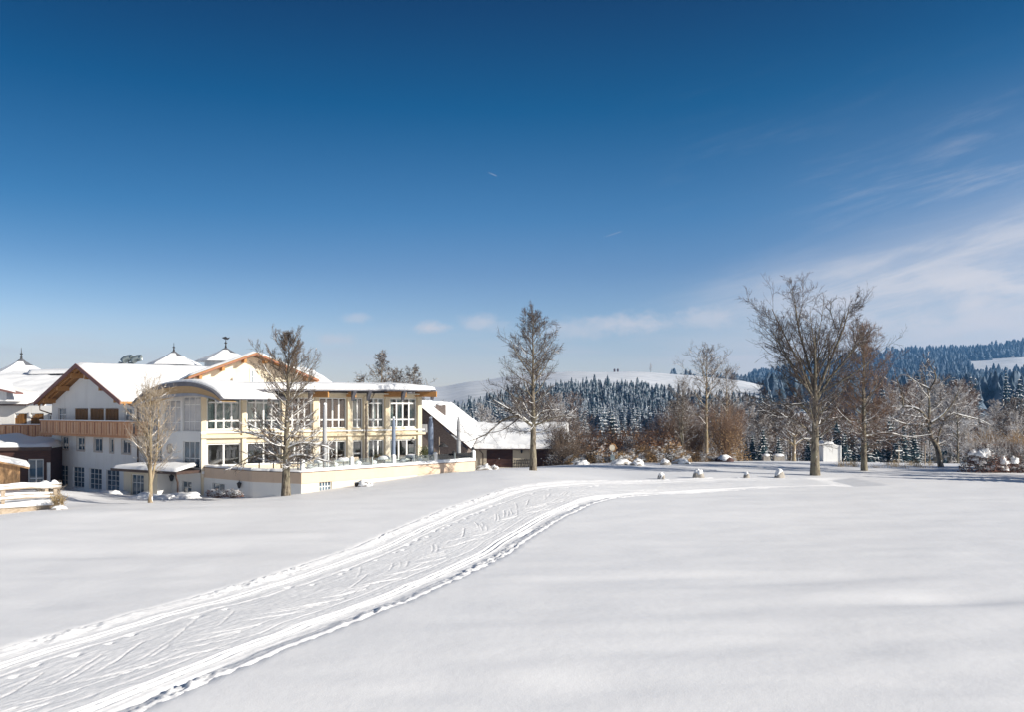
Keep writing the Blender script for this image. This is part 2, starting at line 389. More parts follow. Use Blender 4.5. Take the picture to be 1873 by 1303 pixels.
class Fr:
    """a vertical plane through two ground points; u along, z up, o outwards (to the viewer's side)"""
    def __init__(s, px0, Y0, px1, Y1):
        s.p = Vector((WX(px0, Y0), Y0)); q = Vector((WX(px1, Y1), Y1))
        s.d = (q - s.p).normalized(); s.L = (q - s.p).length; s.n = Vector((s.d.y, -s.d.x))
    def pt(s, u, z, o=0.0):
        a = s.p + s.d * u + s.n * o
        return Vector((a.x, a.y, z))
    def uz(s, px, py, o=0.0):
        a = s.p + s.n * o; t = (px - CX) / FPX       # solve a + d*u = (t*Y, Y)
        u = (t * a.y - a.x) / (s.d.x - t * s.d.y); Y = a.y + s.d.y * u
        return u, WZ(py, Y)
    def off(s, k):
        f = Fr.__new__(Fr); f.p = s.p + s.n * k; f.d = s.d; f.n = s.n; f.L = s.L; return f
    def box(s, mb, u0, u1, z0, z1, o0, o1, m):
        mb.hexa([s.pt(u0, z0, o1), s.pt(u1, z0, o1), s.pt(u1, z0, o0), s.pt(u0, z0, o0),
                 s.pt(u0, z1, o1), s.pt(u1, z1, o1), s.pt(u1, z1, o0), s.pt(u0, z1, o0)], m)
    def wall(s, mb, u0, u1, z0, z1, holes, m, dep=0.25):
        us = sorted({u0, u1} | {min(max(h[0], u0), u1) for h in holes} | {min(max(h[1], u0), u1) for h in holes})
        zs = sorted({z0, z1} | {min(max(h[2], z0), z1) for h in holes} | {min(max(h[3], z0), z1) for h in holes})
        for a, b in zip(us, us[1:]):
            for c, d in zip(zs, zs[1:]):
                cu, cz = (a + b) / 2, (c + d) / 2
                if any(h[0] < cu < h[1] and h[2] < cz < h[3] for h in holes): continue
                mb.poly([s.pt(a, c), s.pt(b, c), s.pt(b, d), s.pt(a, d)], m)
        for h in holes:
            a, b, c, d = h[:4]
            mb.poly([s.pt(a, c), s.pt(a, c, -dep), s.pt(a, d, -dep), s.pt(a, d)], m)
            mb.poly([s.pt(b, c), s.pt(b, d), s.pt(b, d, -dep), s.pt(b, c, -dep)], m)
            mb.poly([s.pt(a, d), s.pt(a, d, -dep), s.pt(b, d, -dep), s.pt(b, d)], m)
            mb.poly([s.pt(a, c), s.pt(b, c), s.pt(b, c, -dep), s.pt(a, c, -dep)], m)
    def hole(s, px0, px1, py0, py1):
        a = s.uz(px0, py0); b = s.uz(px1, py1); c = s.uz(px0, py1); d = s.uz(px1, py0)
        return (a[0], b[0], (b[1] + c[1]) / 2, (a[1] + d[1]) / 2)

def window(fr, parent, h, cols=2, rows=(1,), glass='dglass', t=0.07, dep=0.12, surround=False, name='window', mull=0.05, fm='frame', hm=None):
    """frame with mullions as one part, every pane a sub-part of it; rows = heights from the bottom up"""
    u0, u1, z0, z1 = h[:4]
    mb = MB(); F = M[fm]
    e = .004
    fr.box(mb, u0 + e, u0 + t, z0 + e, z1 - e, -dep - .05, -dep + .03, F)
    fr.box(mb, u1 - t, u1 - e, z0 + e, z1 - e, -dep - .05, -dep + .03, F)
    fr.box(mb, u0 + t, u1 - t, z0 + e, z0 + t, -dep - .05, -dep + .03, F)
    fr.box(mb, u0 + t, u1 - t, z1 - t, z1 - e, -dep - .05, -dep + .03, F)
    tot = sum(rows); zz = [z0 + t]
    for r in rows: zz.append(zz[-1] + (z1 - z0 - 2 * t) * r / tot)
    uu = [u0 + t + (u1 - u0 - 2 * t) * i / cols for i in range(cols + 1)]
    m2 = mull / 2
    for u in uu[1:-1]: fr.box(mb, u - m2, u + m2, z0 + t, z1 - t, -dep - .04, -dep + .022, F)
    for z in zz[1:-1]:
        for a, b in zip(uu, uu[1:]):
            fr.box(mb, a + m2, b - m2, z - (hm or mull) / 2, z + (hm or mull) / 2, -dep - .035, -dep + .018, F)
    if surround:
        S = M['surround']; w = .09
        fr.box(mb, u0 - w, u0, z0 - w, z1 + w, 0.003, .02, S); fr.box(mb, u1, u1 + w, z0 - w, z1 + w, 0.003, .02, S)
        fr.box(mb, u0, u1, z1, z1 + w, 0.003, .02, S); fr.box(mb, u0, u1, z0 - w, z0, 0.003, .05, S)
    o = mb.build(name, parent)
    for a, b in zip(uu, uu[1:]):
        for c, d in zip(zz, zz[1:]):
            p = MB(); q = random.uniform(-.004, .004)
            pts = [fr.pt(a + m2, c + m2, -dep + q), fr.pt(b - m2, c + m2, -dep - q), fr.pt(b - m2, d - m2, -dep - q * 1.5), fr.pt(a + m2, d - m2, -dep + q)]
            p.poly(pts, M[glass])
            p.build('pane', o)
    return o

def snow_sheet(name, parent, A, B, C, D, th=0.3, nu=24, nv=12, amp=0.05, seed=0, edge=0.35, mname='roofsnow', sag=0.0):
    """snow lying on the quad A B C D (A-B lower edge, D-C upper); rounded rim, gentle lumps"""
    A, B, C, D = [np.array(p) for p in (A, B, C, D)]
    u = np.linspace(0, 1, nu + 1); v = np.linspace(0, 1, nv + 1)
    # denser rows near the rims
    u = .5 - .5 * np.cos(PI * u) * (1 - .3 * np.sin(PI * u)); v = .5 - .5 * np.cos(PI * v) * (1 - .3 * np.sin(PI * v))
    U, Vv = np.meshgrid(u, v, indexing='ij')
    P = (A[None, None] * (1 - U)[..., None] + B[None, None] * U[..., None]) * (1 - Vv)[..., None] + \
        (D[None, None] * (1 - U)[..., None] + C[None, None] * U[..., None]) * Vv[..., None]
    lu = (np.linalg.norm(B - A) + np.linalg.norm(C - D)) / 2; lv = (np.linalg.norm(D - A) + np.linalg.norm(C - B)) / 2
    du = np.minimum(U, 1 - U) * lu; dv = np.minimum(Vv, 1 - Vv) * lv
    dv_lo = Vv * lv
    e = np.clip(np.minimum(du, dv) / edge, 0, 1)
    prof = np.sqrt(np.clip(1 - (1 - e) ** 2, 0, 1))
    nz = noise2(P[..., 0] * .8 + seed * 7.3, P[..., 1] * .8 + P[..., 2] * .5, 3) * 2 + noise2(P[..., 0] * 2.5, P[..., 1] * 2.5 + seed, 4)
    top = P.copy(); top[..., 2] += prof * (th + amp * nz) - sag * 0 + 0.004
    n1, n2 = nu + 1, nv + 1
    idx = np.arange(n1 * n2).reshape(n1, n2)
    Fq = np.stack([idx[:-1, :-1], idx[1:, :-1], idx[1:, 1:], idx[:-1, 1:]], -1).reshape(-1, 4)
    bot = np.stack([idx[:-1, :-1], idx[:-1, 1:], idx[1:, 1:], idx[1:, :-1]], -1).reshape(-1, 4) + n1 * n2
    lip = np.exp(-dv_lo / .25) * (.10 * noise2(P[..., 0] * 1.3 + seed, P[..., 1] * 1.3, 9) * 2 + .05 * noise2(P[..., 0] * 5, P[..., 1] * 5, 10) * 2)
    dirn = (A - D) / np.linalg.norm(A - D); top += lip[..., None] * dirn * np.clip(th / .3, 0, 1) * np.sin(PI * np.clip(U, 0, 1))[..., None]
    Pb = P.copy(); Pb[..., 2] -= 0.0
    # a closed skin: rim of the top already comes down to the roof
    V = np.concatenate([top.reshape(-1, 3), Pb.reshape(-1, 3)]); F = np.concatenate([Fq, bot])
    return link(name, mesh_np(name, V, F, [M[mname]], smooth=True), parent)

def blob(mb_or_none, c, r, m, seed=0, nu=16, nv=10, amp=.18, flat=True):
    """lumpy mound of snow or stone: half ellipsoid with noise"""
    th = np.linspace(0, 2 * PI, nu, endpoint=False); ph = np.linspace(-0.35 if flat else -PI / 2, PI / 2, nv)
    T, P = np.meshgrid(th, ph, indexing='ij')
    x = np.cos(T) * np.cos(P); y = np.sin(T) * np.cos(P); z = np.sin(P)
    k = 1 + amp * 2 * (noise2(x * 1.7 + 11 + seed * 3.1, y * 1.7 + z * 1.3 + 5, 7) + .5 * noise2(x * 4 + seed, y * 4 + z * 3, 8))
    k = np.where(P > PI / 2 - 1e-6, k.mean(0).mean() if False else 1.0, k)
    V = np.stack([c[0] + x * r[0] * k, c[1] + y * r[1] * k, c[2] + z * r[2] * k], -1).reshape(-1, 3)
    idx = np.arange(nu * nv).reshape(nu, nv)
    F = np.stack([idx[:, :-1], np.roll(idx, -1, 0)[:, :-1], np.roll(idx, -1, 0)[:, 1:], idx[:, 1:]], -1).reshape(-1, 4)
    b = len(mb_or_none.v); k2 = mb_or_none.mi(m)
    mb_or_none.v += [tuple(p) for p in V]; mb_or_none.f += [tuple(int(i) + b for i in f) for f in F]; mb_or_none.m += [k2] * len(F)

# ------------------------------------------------------------------ terrain
# control points (px in photo, py in photo, distance) turned into real heights
ctl = []
for px, py, Y in ((0, 942, 46), (60, 935, 44), (0, 900, 56), (110, 905, 60), (275, 921, 50), (523, 906, 52), (550, 903, 54.0), (462, 912, 55.6), (365, 908, 59),
                  (240, 908, 62), (100, 893, 70), (180, 905, 66), (-80, 893, 68), (700, 880, 60), (640, 890, 56.5), (868, 862, 66.2), (975, 862, 61), (1100, 851, 74),
                  (1278, 876, 61), (1210, 878, 60), (1490, 870, 65), (1580, 862, 70), (1720, 855, 74), (1873, 862, 70), (1400, 844, 86),
                  (1100, 848, 84), (1250, 846, 86), (930, 859, 78), (930, 857, 91), (870, 857, 91), (1010, 856, 91), (1100, 872, 62), (1360, 872, 64), (2100, 858, 72), (1640, 848, 90), (1800, 849, 90), (2100, 848, 90)):
    ctl.append((WX(px, Y), Y, WZ(py, Y)))
for x in (-60, -40, -20, -8, 0, 8, 20, 40, 60):
    for y in (-10, 5, 20, 32): ctl.append((x, y, 0.0))
for x in (-60, -36): ctl.append((x, 45, 0.0))
for x in (15, 30, 50): ctl.append((x, 45, 0.25))
for x, y, z in ((-6, 100, -1.25), (2, 100, -1.3), (10, 100, -1.25), (25, 102, -1.2), (45, 104, -1.6), (70, 104, -1.8), (-20, 100, -1.2), (-45, 100, -1.2), (-70, 90, -1.2), (-75, 60, -.6), (95, 80, .3), (90, 40, .2), (40, 96, -.5), (60, 96, -.6)):
    ctl.append((x, y, z))
ctl = np.array(ctl)
def _phi(r2): return np.sqrt(r2 + 25.0)
_A = _phi(((ctl[:, None, :2] - ctl[None, :, :2]) ** 2).sum(-1)) - np.eye(len(ctl)) * 0.15
_w = np.linalg.solve(_A, ctl[:, 2] - ctl[:, 2].mean())
def rbf(x, y):
    x = np.asarray(x, float); y = np.asarray(y, float); out = np.full(x.shape, ctl[:, 2].mean())
    for (cx, cy, _), w in zip(ctl, _w): out = out + w * _phi((x - cx) ** 2 + (y - cy) ** 2)
    return out
def catmull(P, n):
    P = np.array(P, float); P = np.vstack([2 * P[0] - P[1], P, 2 * P[-1] - P[-2]]); out = []
    for i in range(1, len(P) - 2):
        t = np.linspace(0, 1, n, endpoint=False)[:, None]; a, b, c, d = P[i - 1], P[i], P[i + 1], P[i + 2]
        out.append(.5 * (2 * b + (c - a) * t + (2 * a - 5 * b + 4 * c - d) * t ** 2 + (3 * b - a - 3 * c + d) * t ** 3))
    return np.vstack(out + [P[-2][None]])
TR = catmull([(-17.5, 2), (-14.2, 8.5), (-12.2, 13), (-10.25, 17.3), (-8.45, 21.6), (-6.5, 26.1), (-3.85, 32.7), (-1.8, 39.1), (0.2, 44.3), (3.6, 50.2), (9.3, 54.3), (15, 57.2), (21, 59.0), (28, 60.3), (36, 61.2), (46, 62), (60, 62.5)], 40)
seg = np.linalg.norm(np.diff(TR, axis=0), axis=1); TS = np.concatenate([[0], np.cumsum(seg)])
TT = np.gradient(TR, axis=0); TT /= np.linalg.norm(TT, axis=1)[:, None]; TN = np.stack([TT[:, 1], -TT[:, 0]], 1)  # normal to the right
def track_u(x, y):
    """signed distance from the track's centre line"""
    shp = np.shape(x); xf = np.ravel(x); yf = np.ravel(y); out = np.full(xf.shape, 99.0)
    near = (xf > -26) & (xf < 66) & (yf < 76)
    ids = np.nonzero(near)[0]; T = TR[::4]; NN = TN[::4]
    for c in range(0, len(ids), 20000):
        k = ids[c:c + 20000]
        d2 = (xf[k, None] - T[None, :, 0]) ** 2 + (yf[k, None] - T[None, :, 1]) ** 2
        j = d2.argmin(1)
        out[k] = (xf[k] - T[j, 0]) * NN[j, 0] + (yf[k] - T[j, 1]) * NN[j, 1]
        far = d2.min(1) > 36; out[k[far]] = 99
    return out.reshape(shp)
def base_z(x, y):
    x = np.asarray(x, float); y = np.asarray(y, float)
    z = rbf(x, y)
    # wind shaped swells, long across the view
    w = np.clip((78 - y) / 20, 0, 1) * 1.0
    z = z + w * (0.15 * noise2(x / 13 + 3, y / 6.5 + 9, 1) + 0.07 * noise2(x / 5 + y / 14 + 5, y / 2.6 + 2, 2) + 0.045 * noise2(x / 1.8 + y / 6, y / .9, 5) + .03 * np.clip(noise2(x / 3.2, y / .55 + x / 9, 6), 0, .4))
    # hollows and little drifts of the open field
    for hx, hy, rx, ry, a in ((13.6, 25.2, 3.2, .8, -.15), (15.5, 24.0, 4.5, 1.0, .05), (10, 28.2, 4.5, .8, -.11), (5.5, 28.8, 3.5, .7, -.10), (6.5, 20.2, 5.5, .9, -.06),
                              (4, 22.4, 4, .8, .05), (1.5, 17.2, 4, .8, -.05), (-15, 33, 5, 1.1, -.10), (-11, 36.5, 3.5, .9, .08), (-21, 42, 6, 1.5, .12)):
        z = z + a * np.exp(-((x - hx) / rx) ** 2 - ((y - hy - .12 * (x - hx)) / ry) ** 2)
    # banks around the house front
    for px, Y, r, a in ((120, 57, 3.5, .30), (60, 53, 4, .2)):
        z = z + a * np.exp(-((x - WX(px, Y)) ** 2 + (y - Y) ** 2) / r ** 2)
    return z
def gz(x, y): return float(base_z(np.array([x]), np.array([y]))[0])
def ground():
    xs = np.concatenate([np.arange(-110, -48, 2.0), np.arange(-48, 60, 0.3), np.arange(60, 140, 2.0)])
    ys = np.concatenate([np.arange(-30, 10, 1.5), np.arange(10, 78, 0.22), np.arange(78, 112, 0.6)])
    X, Y = np.meshgrid(xs, ys, indexing='ij')
    Z = base_z(X, Y)
    u = np.abs(track_u(X, Y))
    Z -= 0.40 * np.clip((3.2 - u) / .5, 0, 1) * np.clip((27 - X) / 4, 0, 1)
    idx = np.arange(X.size).reshape(X.shape)
    F = np.stack([idx[:-1, :-1], idx[1:, :-1], idx[1:, 1:], idx[:-1, 1:]], -1).reshape(-1, 4)
    o = link('snow_field', mesh_np('snow_field', np.stack([X, Y, Z], -1).reshape(-1, 3), F, [M['ground']], smooth=True))
    tag(o, 'open snow covered meadow with soft wind drifts', None, None, 'structure')
def snow_ground_mat(track=False):
    m = bpy.data.materials.new('ground_snow'); m.use_nodes = True; nt = m.node_tree; p = nt.nodes['Principled BSDF']
    L = nt.links.new
    g = nt.nodes.new('ShaderNodeNewGeometry')
    def nz(s, d=4, r=.6):
        n = nt.nodes.new('ShaderNodeTexNoise'); n.inputs['Scale'].default_value = s; n.inputs['Detail'].default_value = d; n.inputs['Roughness'].default_value = r
        L(g.outputs['Position'], n.inputs['Vector']); return n.outputs[0]
    b1 = nt.nodes.new('ShaderNodeBump'); b1.inputs['Strength'].default_value = .34; b1.inputs['Distance'].default_value = .012
    L(nz(26, 3), b1.inputs['Height'])
    b2 = nt.nodes.new('ShaderNodeBump'); b2.inputs['Strength'].default_value = .26; b2.inputs['Distance'].default_value = .05
    L(nz(2.2, 5), b2.inputs['Height']); L(b1.outputs[0], b2.inputs['Normal'])
    if track:       # fine combed grain that runs along the piste
        tcn = nt.nodes.new('ShaderNodeTexCoord'); mp = nt.nodes.new('ShaderNodeMapping'); mp.inputs['Scale'].default_value = (.5, 26, 1); L(tcn.outputs['UV'], mp.inputs[0])
        n = nt.nodes.new('ShaderNodeTexNoise'); n.inputs['Scale'].default_value = 1.0; n.inputs['Detail'].default_value = 5; n.inputs['Roughness'].default_value = .7; n.inputs['Distortion'].default_value = .4; L(mp.outputs[0], n.inputs['Vector'])
        b3 = nt.nodes.new('ShaderNodeBump'); b3.inputs['Strength'].default_value = .7; b3.inputs['Distance'].default_value = .02; L(n.outputs[0], b3.inputs['Height']); L(b2.outputs[0], b3.inputs['Normal']); L(b3.outputs[0], p.inputs['Normal'])
    else: L(b2.outputs[0], p.inputs['Normal'])
    x = nt.nodes.new('ShaderNodeMix'); x.data_type = 'RGBA'; x.inputs[6].default_value = (.79, .80, .82, 1); x.inputs[7].default_value = (.84, .84, .85, 1)
    L(nz(.35, 5), x.inputs[0]); L(x.outputs[2], p.inputs['Base Color'])
    p.inputs['Roughness'].default_value = .55; p.inputs['Specular IOR Level'].default_value = .25
    # sun glints of single crystals painted into the base colour: rare, tiny white dots
    v = nt.nodes.new('ShaderNodeTexVoronoi'); v.inputs['Scale'].default_value = 9; L(g.outputs['Position'], v.inputs['Vector'])
    lt = nt.nodes.new('ShaderNodeMath'); lt.operation = 'LESS_THAN'; lt.inputs[1].default_value = .2; L(v.outputs['Distance'], lt.inputs[0])
    sp = nt.nodes.new('ShaderNodeSeparateColor'); L(v.outputs['Color'], sp.inputs[0])
    gt = nt.nodes.new('ShaderNodeMath'); gt.operation = 'GREATER_THAN'; gt.inputs[1].default_value = .975; L(sp.outputs[0], gt.inputs[0])
    mu = nt.nodes.new('ShaderNodeMath'); mu.operation = 'MULTIPLY'; L(lt.outputs[0], mu.inputs[0]); L(gt.outputs[0], mu.inputs[1])
    x2 = nt.nodes.new('ShaderNodeMix'); x2.data_type = 'RGBA'; L(mu.outputs[0], x2.inputs[0]); L(x.outputs[2], x2.inputs[6]); x2.inputs[7].default_value = (1, 1, 1, 1)
    L(x2.outputs[2], p.inputs['Base Color'])
    return m
M['ground'] = snow_ground_mat()
M['track'] = snow_ground_mat(True)
ground()

def ski_track():
    smax = TS[-1]; s = [0.0]
    smax = min(smax, 96)
    while s[-1] < smax - .1:
        S = s[-1]; s.append(S + (0.055 if S < 48 else 0.09 if S < 70 else .2))
    s = np.array(s[:-1]); u = np.arange(-3.75, 3.76, 0.036)
    cx = np.interp(s, TS, TR[:, 0]); cy = np.interp(s, TS, TR[:, 1])
    nx = np.interp(s, TS, TN[:, 0]); ny = np.interp(s, TS, TN[:, 1])
    nl = np.hypot(nx, ny); nx /= nl; ny /= nl
    S, U = np.meshgrid(s, u, indexing='ij')
    X = cx[:, None] + nx[:, None] * U; Y = cy[:, None] + ny[:, None] * U
    Z = base_z(X, Y)
    e = np.interp(U.ravel(), [-3.75, -3.45, -3.15, -2.95, -2.7, -2.5, 2.5, 2.75, 3.0, 3.2, 3.45, 3.75],
                  [-.28, -.05, .025, -.005, -.035, -.045, -.045, -.055, -.03, .012, -.04, -.28]).reshape(U.shape)
    lump = (noise2(S * 3.2, U * 3.2, 11) + .7 * noise2(S * 8, U * 8, 12) + .4 * noise2(S * 17, U * 17, 17))
    edgeband = np.exp(-((np.abs(U) - 3.05) / .26) ** 2)
    fade = np.clip((27 - X) / 14, 0, 1)
    lumpk = np.interp(S, [0, 30, 48, 75], [.085, .075, .055, .035])
    lump = lump * np.clip(noise2(S * .55, U * .3 + 3, 18) * 2.2 + .75, .15, 1.6)
    Z = Z + e * fade - .3 * (1 - np.clip((26 - X) / 3, 0, 1)) + edgeband * (lump * lumpk + .02 * fade) + .008 * noise2(S * 1.3, U * 22, 13) + .010 * noise2(S * 9, U * 9, 14)
    # broken crumbs along the right hand trench
    tr = np.exp(-((U - 2.72) / .09) ** 2) * np.clip(noise2(S * .5, U * 0, 15) * 3.2 + .1, 0, 1)
    Z -= .055 * tr
    def groove(u0, w=.045, d=.05):
        return -d * np.exp(-((U - u0) / w) ** 4)
    wv = .03 * np.sin(S * .21)
    for u0 in (2.02, 2.30): Z += -.055 * np.exp(-((U - u0 - wv) / .05) ** 4) + .022 * np.exp(-((U - u0 - wv - .12) / .05) ** 2)
    for u0 in (-2.35, -2.08): Z += -.035 * np.exp(-((U - u0 - wv) / .05) ** 4) + .012 * np.exp(-((U - u0 - wv - .12) / .05) ** 2)
    # faint piste comb lines and old traces
    for u0, d in ((-1.5, .02), (-1.42, .015), (.9, .012), (1.45, .015)): Z += -d * np.exp(-((U - u0 - .1 * np.sin(S * .33 + u0)) / .03) ** 2)
    def scratch(s0, u0, s1, u1, d, w):
        lo, hi = np.searchsorted(s, min(s0, s1) - .2), np.searchsorted(s, max(s0, s1) + .2)
        if hi <= lo: return
        SS, UU = S[lo:hi], U[lo:hi]; L = math.hypot(s1 - s0, u1 - u0); c, q = (s1 - s0) / L, (u1 - u0) / L
        bow = .06 * np.sin(((SS - s0) / (s1 - s0 + 1e-6)) * PI)
        t = (SS - s0) * c + (UU - u0 - bow) * q; dd = np.abs((UU - u0 - bow) * c - (SS - s0) * q)
        k = np.exp(-(dd / w) ** 2) * np.clip(t / (.35 * L), 0, 1) * (t < L) * (t > 0)
        Z[lo:hi] -= d * k
    rr = random.Random(3)
    sc = 14.0
    while sc < 66:
        a = rr.uniform(.28, .5)
        far = sc > 38
        L = rr.uniform(1.3, 2.8)
        u0 = rr.uniform(-.2, .6) + (0.3 if far else 0); dirn = 1 if rr.random() < .68 else -1
        scratch(sc, u0, sc + L * math.cos(a), u0 + dirn * L * math.sin(a), rr.uniform(.020, .036), rr.uniform(.015, .021))
        if rr.random() < .5: scratch(sc + .2, u0 + .12, sc + .2 + L * .8, u0 + .12 + dirn * L * .3, .02, .03)
        sc += rr.uniform(.35, .9) * (1 if sc < 50 else .8)
    for i in range(140):        # light older traces
        a0 = rr.uniform(8, 70); u0 = rr.uniform(-2, 1.6); L = rr.uniform(1.5, 4); a = rr.uniform(-.25, .25)
        scratch(a0, u0, a0 + L, u0 + L * math.sin(a), rr.uniform(.002, .005), .02)
    # pole and boot prints in a row on the left
    sc = 12.0
    while sc < 62:
        u0 = -1.35 + rr.uniform(-.22, .22); r = rr.uniform(.05, .10)
        if rr.random() < .75:
            lo, hi = np.searchsorted(s, sc - .4), np.searchsorted(s, sc + .4)
            Z[lo:hi] -= .07 * np.exp(-((S[lo:hi] - sc) / (r * 1.5)) ** 2 - ((U[lo:hi] - u0) / r) ** 2)
        sc += rr.uniform(.5, 1.2)
    idx = np.arange(S.size).reshape(S.shape)
    F = np.stack([idx[:-1, :-1], idx[:-1, 1:], idx[1:, 1:], idx[1:, :-1]], -1).reshape(-1, 4)
    me = mesh_np('ski_track', np.stack([X, Y, Z], -1).reshape(-1, 3), F, [M['track']], smooth=True)
    uvl = me.uv_layers.new(name='UVMap'); uv = np.stack([S, U], -1).reshape(-1, 2)[F.reshape(-1)].astype(np.float32); uvl.data.foreach_set('uv', uv.ravel())
    o = link('ski_track', me)
    tag(o, 'groomed cross country ski track curving away through the snow', None, None, 'structure')
ski_track()

# far terrain: rows of distance, columns of bearing (in photo px), heights in photo py or metres
cols_px = np.array([-900, -200, 300, 700, 800, 870, 950, 1050, 1150, 1250, 1350, 1400, 1500, 1600, 1700, 1780, 1873, 2200, 3000])
def prow(vals, Y): return [WZ(v, Y) for v in vals]
rows_far = [
    (98, [-2.2] * 19),
    (112, [-2.6] * 6 + [-2.8] * 13),
    (150, [-5] * 3 + [-6] * 16),
    (210, [-6] * 3 + [-11, -12, -12, -13, -13, -13, -13, -13, -13, -13, -13, -13, -13, -13, -12, -12]),
    (300, prow([775, 775, 775, 782, 786, 788, 790, 790, 790, 790, 790, 790, 790, 790, 785, 780, 776, 770, 770], 300)),
    (400, prow([760, 760, 760, 760, 758, 746, 737, 736, 738, 745, 748, 748, 752, 752, 750, 746, 744, 740, 740], 400)),
    (470, prow([752, 752, 752, 752, 748, 733, 722, 721, 725, 735, 738, 738, 742, 742, 740, 738, 736, 735, 735], 470)),
    (600, prow([745, 745, 745, 735, 728, 717, 710, 706, 708, 714, 718, 722, 735, 735, 732, 730, 728, 725, 725], 600)),
    (900, prow([735, 735, 732, 722, 711, 700, 689, 679, 680, 688, 696, 706, 728, 722, 712, 705, 700, 695, 695], 900)),
    (1050, prow([740, 740, 740, 730, 722, 712, 700, 688, 690, 698, 702, 706, 705, 700, 690, 685, 680, 675, 675], 1050)),
    (1300, prow([742, 742, 742, 742, 742, 740, 735, 730, 725, 715, 703, 700, 690, 678, 672, 668, 660, 655, 655], 1300)),
    (1600, prow([740, 740, 740, 740, 740, 740, 738, 735, 730, 712, 700, 692, 674, 654, 650, 646, 636, 632, 632], 1600)),
    (2100, prow([738, 738, 738, 738, 738, 738, 738, 738, 735, 730, 720, 715, 700, 690, 690, 690, 680, 680, 680], 2100)),
    (4000, [-20] * 19)]
FY = np.array([r[0] for r in rows_far]); FZ = np.array([r[1] for r in rows_far])
def far_z(x, y):
    x = np.asarray(x, float); y = np.asarray(y, float)
    px = np.clip(CX + FPX * x / y, cols_px[0], cols_px[-1])
    i = np.clip(np.searchsorted(FY, y) - 1, 0, len(FY) - 2); t = np.clip((y - FY[i]) / (FY[i + 1] - FY[i]), 0, 1)
    j = np.clip(np.searchsorted(cols_px, px) - 1, 0, len(cols_px) - 2); q = (px - cols_px[j]) / (cols_px[j + 1] - cols_px[j])
    t = t * t * (3 - 2 * t) * .5 + t * .5; q = q * q * (3 - 2 * q) * .6 + q * .4
    z = (FZ[i, j] * (1 - q) + FZ[i, j + 1] * q) * (1 - t) + (FZ[i + 1, j] * (1 - q) + FZ[i + 1, j + 1] * q) * t
    return z + np.clip((y - 150) / 500, 0, 1) * 4 * noise2(x / 90, y / 90, 21)
def far_ground():
    Ys = np.concatenate([np.arange(98, 200, 6), np.arange(200, 1000, 12), np.arange(1000, 2250, 22), [2250]])
    T = np.linspace(-1.35, 1.6, 260)
    YY, TTT = np.meshgrid(Ys, T, indexing='ij'); X = YY * TTT
    Z = far_z(X, YY)
    idx = np.arange(X.size).reshape(X.shape)
    F = np.stack([idx[:-1, :-1], idx[:-1, 1:], idx[1:, 1:], idx[1:, :-1]], -1).reshape(-1, 4)
    o = link('hills', mesh_np('hills', np.stack([X, YY, Z], -1).reshape(-1, 3), F, [M['hillforest']], smooth=True))
    tag(o, 'rolling snow covered hills beyond the valley', None, None, 'structure')
far_ground()

# ------------------------------------------------------------------ the hotel
hotel = empty('hotel', (-25, 66, 0), 'large white and cream hotel with snowy roofs, a glazed front wing and a terrace', 'hotel')
# --- left gabled house
L = Fr(95, 71.5, 243, 63.5)
zb = -1.6
hL_top = L.hole(106, 121, 747, 772); shut = [L.hole(137, 161, 748, 784), L.hole(165, 190, 748, 785), L.hole(192.5, 217, 748, 786)]
wr = L.hole(228, 242, 748, 772)
row1 = [L.hole(113, 125, 800, 823), L.hole(141, 155, 801.5, 825), L.hole(172, 187, 803, 827), L.hole(201, 208, 804, 829), L.hole(223, 239, 805.5, 831)]
row0 = [L.hole(103, 124, 852, 889), L.hole(133, 154, 855, 893), L.hole(163, 186, 858, 897), L.hole(194, 218, 861, 900)]
LL = L.L; zE = 6.45; uA = LL / 2; zA = 9.45
mb = MB()
doorhole = L.hole(240, 243, 868, 905)
L.wall(mb, 0, LL, zb, zE, [hL_top, wr] + shut + row1 + row0, M['white'])
mb.poly([L.pt(0, zE), L.pt(LL, zE), L.pt(uA, zA)], M['white'])
mb.poly([L.pt(0, zb), L.pt(0, zE), L.pt(0, zE, -14), L.pt(0, zb, -14)], M['white'])
mb.build('wall', hotel)
for i, h in enumerate([hL_top, wr]): window(L, hotel, h, 2, (1, 1), surround=False)
for h in row1: window(L, hotel, h, 1 if h[1] - h[0] < .7 else 2, (1,), surround=True, t=.045, mull=.06)
for h in row0: window(L, hotel, h, 3, (1, 1, 1, 1), t=.045, mull=.055, hm=.022)
for h in shut:      # folding shutter doors in vertical boards
    s = MB(); n = 8
    for i in range(n):
        a = h[0] + (h[1] - h[0]) * i / n; b = h[0] + (h[1] - h[0]) * (i + 1) / n - .02
        L.box(s, a, b, h[2], h[3] - .04 - .05 * abs(math.sin(i * 1.3)), -.12, -.05 - .012 * (i % 2), M['shutter'])
    s.build('shutter', hotel)
